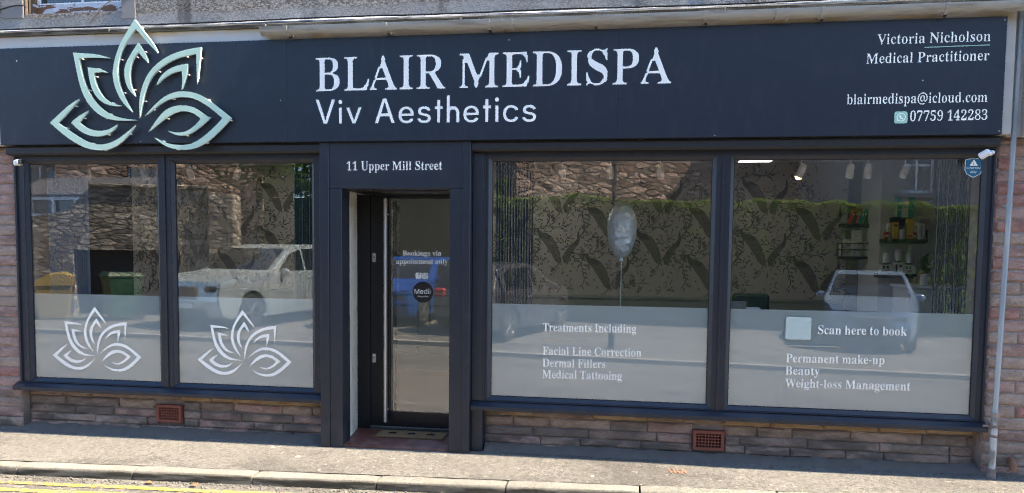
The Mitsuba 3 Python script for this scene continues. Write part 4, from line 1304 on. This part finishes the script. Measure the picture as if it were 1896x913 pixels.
pk = [('m_box_red', 'red', 0), ('m_ink', 'black', .03), ('m_box_orange', 'orange', .06), ('m_box_teal', 'teal', .092), ('m_box_green', 'green', .125), ('m_ink', 'second black', .158), ('m_dark_green', 'very dark green', .19), ('m_box_red', 'second red', .215)]
for mt, nm, dx in pk:
    carton(2.415 + dx, .024, 1.8155, .165, 3.07, .11, mt, f'{nm} packet leaning in the row on the upper left shelf', tilt=.32, bands=((.6, .7, .1, .9, 'm_paper_white'),))
wl = [(2.358, .05, .155, 0, 0), (2.415, .075, .19, 0, .03), (2.478, .045, .20, .0, 0), (2.522, .045, .20, 0, 0), (2.620, .05, .10, 0, 0), (2.668, .05, .11, .0, 0), (2.712, .04, .105, 0, 0)]
names = ['first white carton from the left in the wire basket', 'second white carton from the left in the wire basket', 'third white carton from the left in the wire basket', 'fourth white carton from the left in the wire basket', 'fifth white carton from the left in the wire basket', 'sixth white carton from the left in the wire basket', 'white carton at the right end of the wire basket']
for (x, w_, h_, ti, dy), lb in zip(wl, names):
    carton(x, w_, 1.4555, h_, 3.07 + dy, .08, 'm_paper_white', lb, ti, inkb)
carton(2.500, .085, 1.6565, .09, 3.07, .08, 'm_paper_white', 'white carton stacked on top of the two middle ones in the basket', 0, inkb)
carton(2.655, .10, 1.567, .135, 3.08, .06, 'm_paper_white', 'tilted white carton lying on top at the right of the basket', .25, ((.1, .9, .2, .26, 'm_ink'), (.1, .9, .45, .5, 'm_ink'), (.1, .9, .7, .76, 'm_ink')))

CT = thing('counter', 'white reception counter end at the right of the right window', 'counter')
put(CT + '__body', cb(2.70, 3.3, 2.0, 2.46, -.02, 1.165, .004), 'm_paper_white')
put(CT + '__top', cb(2.67, 3.3, 1.97, 2.46, 1.166, 1.192, .004), 'm_white_plastic')
PP = thing('potted_plant', 'small leafy green plant in a white pot on the counter', 'plant')
put(PP + '__pot', move(lathe([(0, 0), (.040, 0), (.048, .11), (.043, .11), (.040, .09), (0, .09)], 24), 2.905, 2.2, 1.193), 'm_white_plastic', smooth=35)
lv = []
for k in range(34):
    a, e, L = rr.uniform(0, 6.28), rr.uniform(.4, 1.4), rr.uniform(.09, .16)
    h0 = rr.uniform(0, .16)
    pts = np.array([[0, 0], [.3, .022], [.6, .026], [.85, .015], [1, 0]])
    vv, ff = [], []
    for u, wv in pts:
        d = np.array([math.cos(e) * u * L, 0, math.sin(e) * u * L - .35 * u * u * L])
        vv += [d + [0, -wv, 0], d + [0, wv, .002]]
    for i in range(4):
        ff += [[2 * i, 2 * i + 2, 2 * i + 3], [2 * i, 2 * i + 3, 2 * i + 1]]
    lv.append(move(trimesh.Trimesh(vv, ff, process=False), 2.905, 2.2, 1.29 + h0, rz=a))
put(PP + '__leaves', cat(*lv), 'm_leaf_in')
put(PP + '__stem', tube([(2.905, 2.2, 1.28), (2.90, 2.2, 1.47)], .006, 8), 'm_wood_pale')
FG = thing('wooden_figure', 'small pale wooden giraffe figure on the counter beside the plant', 'figurine')
fgm = [tube([(2.78, 2.1, 1.193), (2.785, 2.1, 1.26)], .008, 8), tube([(2.815, 2.1, 1.193), (2.81, 2.1, 1.26)], .008, 8), tube([(2.78, 2.1, 1.26), (2.815, 2.1, 1.265)], .017, 10), tube([(2.813, 2.1, 1.265), (2.832, 2.1, 1.335)], [.013, .008], 8), tube([(2.828, 2.1, 1.338), (2.856, 2.1, 1.328)], [.011, .006], 8)]
put(FG + '__body', cat(*fgm), 'm_wood_pale', smooth=40)

CH = thing('office_chair', 'dark green office chair back showing just above the frosted film', 'chair')
put(CH + '__backrest', cb(1.02, 1.37, 1.80, 1.86, .62, 1.10, .03), 'm_dark_green')
put(CH + '__seat', cb(.99, 1.40, 1.40, 1.80, .46, .53, .03), 'm_dark_green')
put(CH + '__base', cat(tube([(1.195, 1.6, .08), (1.195, 1.6, .46)], .025, 10), *[tube([(1.195, 1.6, .09), (1.195 + .28 * math.cos(a), 1.6 + .28 * math.sin(a), .02)], .018, 8) for a in np.arange(5) * 1.2566]), 'm_ink')
DK = thing('desk', 'white desk behind the frosted glass of the right window', 'desk')
put(DK + '__top', cb(.55, 1.75, 1.0, 1.38, .84, .87, .004), 'm_paper_white')
for lx in (.58, 1.70):
    for ly in (1.03, 1.33):
        put(DK + '__leg', bx(lx, lx + .03, ly, ly + .03, -.02, .84), 'm_ink')
carton(1.0, .13, .8705, .19, 1.25, .08, 'm_plaster_grey', 'grey paper tray standing on the desk by the chair', 0, inkb)
carton(1.12, .12, .8705, .14, 1.22, .08, 'm_paper_white', 'white paper holder on the desk by the chair', 0, inkb)


# ------------------------------------------------------------------ the far side of the street (seen in the panes)
def gf(x, y=0):
    return float(zf(x)) + .08


def subdiv(m, e):
    m = m.copy()
    m.merge_vertices()
    v, f = trimesh.remesh.subdivide_to_size(m.vertices, m.faces, e, max_iter=12)
    m = trimesh.Trimesh(v, f, process=True)
    return m


def car(label, paint, L, W, prof, belt, side_windows, screen, rear_screen, wheels, R, at, ang, grille=True, plate=None):
    key = thing('parked_car', label, 'car')

    def deform(v):
        v = np.array(v, float)
        l, z = v[:, 0], v[:, 2]
        plan = 1 - .20 * np.clip((.9 - l) / .9, 0, 1) ** 2.0 - .12 * np.clip((l - (L - .7)) / .7, 0, 1) ** 2
        tum = 1 - (.30 if L > 4.5 else .42) * np.clip(z - belt, 0, 1) ** 1.1 - .16 * np.clip((.5 - z) / .5, 0, 1) ** 2
        v[:, 1] *= plan * tum
        v[:, 0] += .14 * 1.6 * (np.clip(.7 - l, 0, .7) / .7) * (np.abs(v[:, 1]) / (W / 2)) ** 2.5
        return v

    def place(m):
        return move(m, at[0], at[1], at[2], rz=ang)

    def extr(poly, y0, y1):
        m = trimesh.creation.extrude_polygon(poly, y1 - y0, engine='earcut')
        m.apply_transform(np.array([[1, 0, 0, 0], [0, 0, -1, 0], [0, 1, 0, 0], [0, 0, 0, 1.0]]))
        m.apply_translation((0, y1, 0))
        return m

    pb = Polygon(prof)
    for wl_ in wheels:
        pb = pb.difference(Point(wl_, R).buffer(R + .055, 20))
    body = subdiv(extr(pb, -W / 2, W / 2), .11)
    body.vertices = deform(body.vertices)
    trimesh.smoothing.filter_taubin(body, lamb=.5, nu=.51, iterations=7)
    put(key + '__body', place(body), paint, smooth=38)
    put(key + '__underbody', place(bx(.3, L - .3, -W / 2 + .25, W / 2 - .25, .2, .6)), 'm_gasket')
    for poly in side_windows:
        for s in (-1, 1):
            y0, y1 = (W / 2 - .03, W / 2 + .012) if s > 0 else (-W / 2 - .012, -W / 2 + .03)
            m = subdiv(extr(Polygon(poly).buffer(-.02).buffer(.02), y0, y1), .2)
            m.vertices = deform(m.vertices)
            put(key + '__side_window', place(m), 'm_car_glass')
    for nm, ((l0, z0), (l1, z1)) in (('windscreen', screen), ('rear_window', rear_screen)):
        nn = np.array([-(z1 - z0), (l1 - l0)])
        nn = nn / np.linalg.norm(nn)
        if nn[1] < 0:
            nn = -nn
        vv, ff = [], []
        nu, nv = 9, 7
        for i in range(nu):
            for j in range(nv):
                tt = j / (nv - 1)
                bulge = .012 + .02 * math.sin(math.pi * tt)
                vv.append([l0 + (l1 - l0) * tt + nn[0] * bulge, (i / (nu - 1) * 2 - 1) * (W / 2 - .10), z0 + (z1 - z0) * tt + nn[1] * bulge])
        for i in range(nu - 1):
            for j in range(nv - 1):
                a = i * nv + j
                ff += [[a, a + nv, a + nv + 1], [a, a + nv + 1, a + 1]]
        m = trimesh.Trimesh(deform(vv), ff, process=False)
        put(key + '__' + nm, place(m), 'm_car_glass', smooth=True)
    for wl_ in wheels:
        for s in (-1, 1):
            ty = lathe([(R * .62, -.10), (R * .95, -.10), (R, -.07), (R, .07), (R * .95, .10), (R * .62, .10), (R * .62, -.10)], 32)
            ty = move(ty, wl_, s * (W / 2 - .13), R, rx=math.pi / 2)
            k = put(key + '__wheel', place(ty), 'm_tyre', smooth=35)
            sp = [lathe([(R * .60, -.02), (R * .66, -.02), (R * .66, .03), (R * .60, .03), (R * .60, -.02)], 32), lathe([(0, .0), (.07, .0), (.06, .03), (0, .03)], 16)]
            for q in range(5):
                b = cb(-.03, .03, .05, R * .63, 0, .022, .004)
                sp.append(move(b, rz=q * 2 * math.pi / 5))
            rm = cat(*sp)
            rm = move(rm, wl_, s * (W / 2 - .05), R, rx=-s * math.pi / 2)
            put(k + '__rim', place(rm), 'm_rim')
    for s in (-1, 1):
        h = cb(.02, .42, s * (W / 2 - .05) - (.34 if s > 0 else 0), s * (W / 2 - .05) + (0 if s > 0 else .34), prof[2][1] - .24, prof[2][1] - .07, .05)
        h = subdiv(h, .1)
        h.vertices = deform(h.vertices) + [-.015, 0, 0]
        put(key + '__headlight', place(h), 'm_car_glass', smooth=40)
        t_ = subdiv(cb(L - .16, L + .012, s * (W / 2 - .03) - (.30 if s > 0 else 0), s * (W / 2 - .03) + (0 if s > 0 else .30), .80, 1.0, .03), .1)
        t_.vertices = deform(t_.vertices)
        put(key + '__tail_light', place(t_), 'm_box_red', smooth=40)
        mr = trimesh.creation.icosphere(2, 1.0)
        mr.vertices *= [.07, .13, .085]
        put(key + '__mirror', place(move(mr, screen[0][0] + .35, s * (W / 2 + .06), belt + .04)), paint, smooth=True)
        dh = [cb(q, q + .2, s * (W / 2 * .995) - .015, s * (W / 2 * .995) + .015, belt - .16, belt - .125, .008) for q in (screen[0][0] + 1.25, screen[0][0] + 2.2) if q < L - 1.0]
        put(key + '__door_handle', place(cat(*dh)), 'm_rim')
        seams = [bx(q, q + .012, s * W / 2 - .006, s * W / 2 + .003, .35, belt - .01) for q in (screen[0][0] + .42, screen[0][0] + 1.48)]
        put(key + '__door_seam', place(cat(*seams)), 'm_gasket')
    if grille:
        zz = prof[2][1]
        g = subdiv(cb(-.03, .12, -.42, .42, zz - .36, zz - .10, .03), .1)
        g.vertices = deform(g.vertices)
        put(key + '__grille', place(g), 'm_ink', smooth=40)
        g = subdiv(cb(-.02, .12, -.62, .62, .30, .46, .03), .1)
        g.vertices = deform(g.vertices)
        put(key + '__bumper_intake', place(g), 'm_gasket', smooth=40)
    if plate:
        put(key + '__number_plate', place(bx(L + .005, L + .025, -.26, .26, .62, .73) if plate == 'm_plate_yellow' else bx(-.045, -.035, -.26, .26, .48, .59)), plate)
    return key


SUVP = [(.10, .30), (.0, .62), (.05, 1.02), (.40, 1.11), (1.45, 1.19), (1.62, 1.24), (2.30, 1.66), (2.75, 1.77), (3.5, 1.78), (4.3, 1.75), (4.66, 1.66), (4.86, 1.15), (4.95, .9), (4.92, .42), (4.75, .26), (.30, .24)]
car('silver sport utility car seen reflected in the left window', 'm_car_silver', 4.95, 1.93, SUVP, 1.14,
    [[(1.78, 1.20), (2.32, 1.57), (2.72, 1.67), (2.72, 1.20)], [(2.80, 1.20), (2.80, 1.68), (3.72, 1.69), (3.72, 1.20)], [(3.80, 1.21), (3.80, 1.68), (4.30, 1.65), (4.62, 1.24)]],
    ((1.58, 1.22), (2.32, 1.68)), ((4.68, 1.62), (4.86, 1.2)), (.95, 3.93), .37, (-8.93, -8.37, gf(-8.5)), math.atan2(-.98, .21), plate='m_paper_white')
HATP = [(.10, .28), (.0, .55), (.04, .84), (.35, .95), (1.15, 1.04), (1.30, 1.08), (2.0, 1.48), (2.4, 1.56), (3.2, 1.55), (3.75, 1.46), (4.05, 1.02), (4.15, .8), (4.12, .40), (3.98, .24), (.28, .22)]
HW = [[(1.50, 1.03), (2.05, 1.38), (2.38, 1.46), (2.38, 1.03)], [(2.46, 1.03), (2.46, 1.47), (3.25, 1.46), (3.55, 1.36), (3.62, 1.06)]]
HS, HRS = ((1.24, 1.06), (2.0, 1.48)), ((3.78, 1.42), (4.04, 1.04))
car('pale blue grey small car seen nose on reflected in the right window', 'm_car_pale', 4.15, 1.78, HATP, 1.0, HW, HS, HRS, (.82, 3.42), .33, (4.75, -9.9, gf(4.7)), math.radians(-75), plate=None)
car('dark grey car with yellow rear plate seen reflected in the door glass', 'm_car_dark', 4.15, 1.78, HATP, 1.0, HW, HS, HRS, (.82, 3.42), .33, (-3.35 + 4.15 * .32, -8.7 - 4.15 * .947, gf(-2.7)), math.atan2(.947, -.32), plate='m_plate_yellow')
car('bright blue car parked between the silver and dark grey ones, seen reflected', 'm_car_blue', 4.15, 1.78, HATP, 1.0, HW, HS, HRS, (.82, 3.42), .33, (-5.6, -9.6, gf(-5)), math.radians(-84), plate=None)


def wheelie_bin(x, y, rz, mat, label):
    key = thing('wheelie_bin', label, 'bin')
    z = gf(x)
    b = trimesh.Trimesh([[sx * (.23 + .055 * t_), sy * (.25 + .11 * t_) , .08 + .90 * t_] for t_ in (0, 1) for sx in (-1, 1) for sy in (-1, 1)], process=False).convex_hull
    put(key + '__body', move(b, x, y, z, rz=rz), mat)
    put(key + '__rim', move(cb(-.30, .30, -.375, .375, .955, 1.0, .01), x, y, z, rz=rz), mat)
    lid = trimesh.Trimesh([[-.30, -.38, 1.005], [.30, -.38, 1.005], [.30, .40, 1.005], [-.30, .40, 1.005], [-.24, -.30, 1.07], [.24, -.30, 1.07], [.24, .34, 1.085], [-.24, .34, 1.085]], process=False).convex_hull
    put(key + '__lid', move(lid, x, y, z, rz=rz), mat)
    put(key + '__handle', move(tube([(-.24, -.44, .98), (.24, -.44, .98)], .014, 8), x, y, z, rz=rz), mat)
    for s in (-1, 1):
        w_ = move(lathe([(0, -.025), (.10, -.025), (.10, .025), (0, .025)], 20), s * .27, -.27, .10, ry=math.pi / 2)
        put(key + '__wheel', move(w_, x, y, z, rz=rz), 'm_tyre')


wheelie_bin(-11.25, -9.7, math.radians(35), 'm_bin_green', 'green wheelie bin on the far pavement, seen reflected in the left window')


def grit_bin(x, y, rz, label):
    key = thing('grit_bin', label, 'bin')
    z = gf(x)
    b = trimesh.Trimesh([[sx * (.38 + .09 * t_), sy * (.26 + .07 * t_), .03 + .72 * t_] for t_ in (0, 1) for sx in (-1, 1) for sy in (-1, 1)], process=False).convex_hull
    put(key + "__body", move(b, x, y, z, rz=rz), "m_bin_yellow")
    lid = profile_x([(-.37, .755), (.37, .755), (.37, .82), (.10, 1.0), (-.2, 1.03), (-.37, .95)], -.50, .50)
    put(key + '__lid', move(lid, x, y, z, rz=rz), 'm_bin_yellow')


grit_bin(-12.75, -9.45, math.radians(55), 'yellow grit bin standing on the far pavement, seen reflected in the left window')
put('lamp_post', tube([(-.28, -8.9, gf(0)), (-.28, -8.9, 1.0), (-.28, -8.9, 6.0)], [.06, .055, .04], 12), 'm_timber_dark', 'dark slender lamp post on the far pavement, seen reflected in the right window', 'lamp post', smooth=40)

# stone outbuilding wall with a dark timber front, brick house, hedge, stone house, white house, cottage
def tw_(m):
    return move(move(move(m, 9.35, 11.2), rz=math.radians(-16)), -9.35, -11.2)


SW = thing('stone_wall', 'tall rubble stone wall above a dark timber front across the street', 'wall')
gw = Polygon([(-17.6, -1), (-9.35, -1), (-9.35, 2.62), (-10.4, 2.75), (-12.6, 2.78), (-13.1, 2.2), (-14.0, 2.05), (-17.6, 2.1)])
put(SW + '__masonry', tw_(move(plate_xz(gw.difference(sbox(-13.0, -1, -10.6, 1.30)), 0, .5), 0, -11.2, 0)), 'm_rubble')
put(SW + '__pier', tw_(cb(-9.95, -9.3, -11.75, -11.05, -.6, 2.66, .05)), 'm_rubble')
put(SW + '__coping', tw_(cat(*[cb(x, x + .52, -11.78, -11.12, 2.76 + .03 * math.sin(x * 3), 2.86, .03) for x in np.arange(-12.6, -10.0, .55)])), 'm_rubble')
for i in range(16):
    put(SW + '__timber_board', tw_(cb(-13.0 + .15 * i, -12.86 + .15 * i, -11.62, -11.58, gf(-12) - .1, 1.30, .004)), 'm_timber_dark')


def house(name, label, mat, x0, x1, yf, dep, h, roof_h, wins, zb=-1.0, rot=None):
    def P_(m):
        if rot:
            m = move(move(move(m, -rot[0], -rot[1]), rz=math.radians(rot[2])), rot[0], rot[1])
        return m
    key = thing(name, label, 'house')
    g = sbox(x0, zb, x1, h)
    for (a, b, c, d) in wins:
        g = g.difference(sbox(a, c, b, d))
    front = plate_xz(g, 0, .3)
    front.apply_transform(np.diag([1, -1, 1, 1.0]))
    front.invert()
    put(key + '__wall', P_(cat(move(front, 0, yf - .3, 0), bx(x0, x1, yf - dep, yf - dep + .3, zb, h), bx(x0, x0 + .3, yf - dep + .3, yf - .301, zb, h), bx(x1 - .3, x1, yf - dep + .3, yf - .301, zb, h))), mat)
    put(key + '__roof', P_(profile_x([(yf + .25, h - .05), (yf - dep / 2, h + roof_h), (yf - dep - .25, h - .05)], x0 - .2, x1 + .2)), 'm_slate')
    for (a, b, c, d) in wins:
        k = put(key + '__window', P_(move(cat(ring(a, b, c, d, .07, 0, .06), bx((a + b) / 2 - .025, (a + b) / 2 + .025, -.05, -.005, c, d), bx(a, b, -.05, -.004, (c + d) / 2 - .025, (c + d) / 2 + .025)), 0, yf - .16, 0)), 'm_white_plastic')
        put(k + '__pane', P_(bx(a + .05, b - .05, yf - .22, yf - .19, c + .05, d - .05)), 'm_car_glass')
        put(k + '__sill', P_(bx(a - .1, b + .1, yf - .2, yf + .08, c - .12, c - .002)), 'm_render_white')


house('brick_house', 'reddish stone house behind the rubble wall across the street, seen reflected', 'm_rubble_red', -23, -12.2, -18.2, 7, 5.6, 2.2, [(-16.4, -15.5, 2.4, 3.9), (-19.5, -18.5, 2.4, 3.9)], rot=(-12.2, -18.2, -20))
house('stone_house', 'reddish rubble stone house behind the hedge across the street, seen reflected', 'm_rubble_red', -3.4, 7.2, -16.6, 7, 7.0, 2.4, [(-1.2, -.2, 4.8, 6.1), (2.6, 3.6, 4.8, 6.1)], rot=(1.0, -16.6, -22))
house('white_house', 'white rendered house right of the stone house across the street, seen reflected', 'm_render_white', 5.0, 16, -14.4, 7, 6.0, 2.2, [(6.7, 7.5, 2.9, 4.3), (10.2, 11.2, 2.9, 4.3)])
house('cottage', 'pale rendered cottage far behind the parked cars, seen reflected', 'm_render_white', -11.5, -3.2, -22.0, 7, 4.6, 2.2, [(-9.4, -8.4, 1.3, 2.8), (-6.2, -5.2, 1.3, 2.8)])
CV = thing('conservatory', 'white framed glass conservatory behind the stone wall, seen reflected', 'conservatory')
fr = [bx(x, x + .08, -14.5, -14.42, -.5, 2.75) for x in np.arange(-18.4, -13.9, .74)] + [bx(-18.4, -13.88, -14.5, -14.41, z, z + .09) for z in (1.2, 2.2, 2.7)]
put(CV + '__frame', cat(*fr), 'm_white_plastic')
put(CV + '__glazing', bx(-18.4, -13.9, -14.56, -14.53, -.5, 2.75), 'm_car_glass')
put(CV + '__roof', profile_x([(-14.4, 2.8), (-14.4, 2.86), (-16.1, 3.5), (-16.1, 2.8)], -18.5, -13.8), 'm_slate')


def leaves(c, n, size, seed):
    r = np.random.default_rng(seed)
    n = len(c)
    a, b = r.normal(size=(n, 3)), r.normal(size=(n, 3))
    a /= np.linalg.norm(a, axis=1, keepdims=True)
    b = np.cross(a, b)
    b /= np.linalg.norm(b, axis=1, keepdims=True)
    s = size * r.uniform(.6, 1.3, (n, 1))
    v = np.stack([c - a * s, c - b * s * .5, c + a * s, c + b * s * .5], 1).reshape(-1, 3)
    i = np.arange(n) * 4
    return trimesh.Trimesh(v, np.vstack([np.stack([i, i + 1, i + 2], 1), np.stack([i, i + 2, i + 3], 1)]), process=False)


HG = thing('hedge', 'tall clipped green hedge behind the parked cars, its sunlit top seen reflected', 'hedge')
r_ = np.random.default_rng(5)
n = 26000
hx_ = r_.uniform(-3.7, 8.2, n)
topz = 2.72 - .022 * (hx_ + 2.6) + .16 * (meshkit.noise(np.stack([hx_ * 2.2, hx_ * 0, hx_ * 0], 1)) - .5)
hy_ = np.where(r_.random(n) < .55, -13.55 - np.abs(r_.normal(0, .10, n)), r_.uniform(-14.6, -13.5, n))
u = r_.random(n)
hz_ = np.where(r_.random(n) < .45, topz + .06 - np.abs(r_.normal(0, .11, n)), -.7 + u * (topz + .7))
c = np.stack([hx_, hy_ + .08 * meshkit.noise(np.stack([hx_ * 3, hz_ * 3, hx_ * 0], 1)), hz_], 1)
put(HG + '__foliage', leaves(c, n, .055, 1), 'm_leaf_b')
put(HG + '__core', bx(-3.6, 8.1, -14.5, -13.85, -.9, 2.5), 'm_timber_dark')
HG2 = thing('hedge', 'taller dark hedge behind the silver car, seen reflected in the left window', 'hedge')
n = 16000
hx_ = r_.uniform(-10.6, -3.3, n)
topz = 3.3 + .3 * (meshkit.noise(np.stack([hx_ * 1.6, hx_ * 0, hx_ * 0], 1), 4) - .5)
hz_ = np.where(r_.random(n) < .3, topz - np.abs(r_.normal(0, .15, n)), -.7 + r_.random(n) * (topz + .7))
c = np.stack([hx_, -14.7 - np.abs(r_.normal(0, .14, n)) - (r_.random(n) < .4) * r_.uniform(0, .8, n), hz_], 1)
put(HG2 + '__foliage', leaves(c, n, .065, 3), 'm_leaf_a')
put(HG2 + '__core', bx(-10.5, -3.4, -15.6, -15.0, -.9, 2.8), 'm_timber_dark')


def tree(x, y, zc_, rad, h0, label, n, seed, mat):
    key = thing('tree', label, 'tree')
    r = np.random.default_rng(seed)
    cl = r.normal(size=(26, 3))
    cl = cl / np.linalg.norm(cl, axis=1, keepdims=True) * r.uniform(.35, 1.0, (26, 1)) * rad + [x, y, zc_]
    k = r.integers(0, 26, n)
    pts = cl[k] + r.normal(size=(n, 3)) * rad * .20
    put(key + '__crown', leaves(pts, n, .09, seed), mat)
    tr = [tube([(x, y, gf(x) - .3), (x + .1, y, zc_ - rad * .5), (x, y + .1, zc_ + rad * .4)], [.20, .14, .05], 10)]
    for q in range(8):
        e = cl[q]
        tr.append(tube([(x + .08, y, zc_ - rad * .55), ((x + e[0]) / 2, (y + e[1]) / 2, (zc_ - rad * .4 + e[2]) / 2 + .2), tuple(e)], [.08, .05, .02], 7))
    put(key + '__trunk', cat(*tr), 'm_bark', smooth=40)


tree(-10.4, -16.2, 4.9, 2.0, 0, 'bright leafy tree behind the stone wall, seen reflected in the left window', 9000, 21, 'm_leaf_a')
tree(-7.6, -18.5, 4.2, 2.0, 0, 'darker leafy tree between the stone wall and the cottage, seen reflected', 7000, 22, 'm_leaf_a')


GROUPS = {'spotlight': 'spotlights hanging behind the shop windows', 'vertical_blind': 'vertical blinds behind the shop windows', 'parked_car': 'cars parked across the street', 'carton': 'cartons and packets on the shop shelves',
          'jar': 'white jars on the lower right shelf', 'security_camera': 'security cameras on the shop front', 'cable': 'cables on the upper wall', 'ceiling_light': 'lit ceiling panels in the shop', 'wall_shelf': 'black wall shelves in the shop',
          'dry_leaf': 'dry leaves in the gutter', 'hedge': 'hedges across the street', 'tree': 'trees across the street'}
for k in list(labels):
    for nm, gp in GROUPS.items():
        if '__' not in k and (k == nm or (k.startswith(nm + '_') and k[len(nm) + 1:].isdigit())):
            labels[k]['group'] = gp
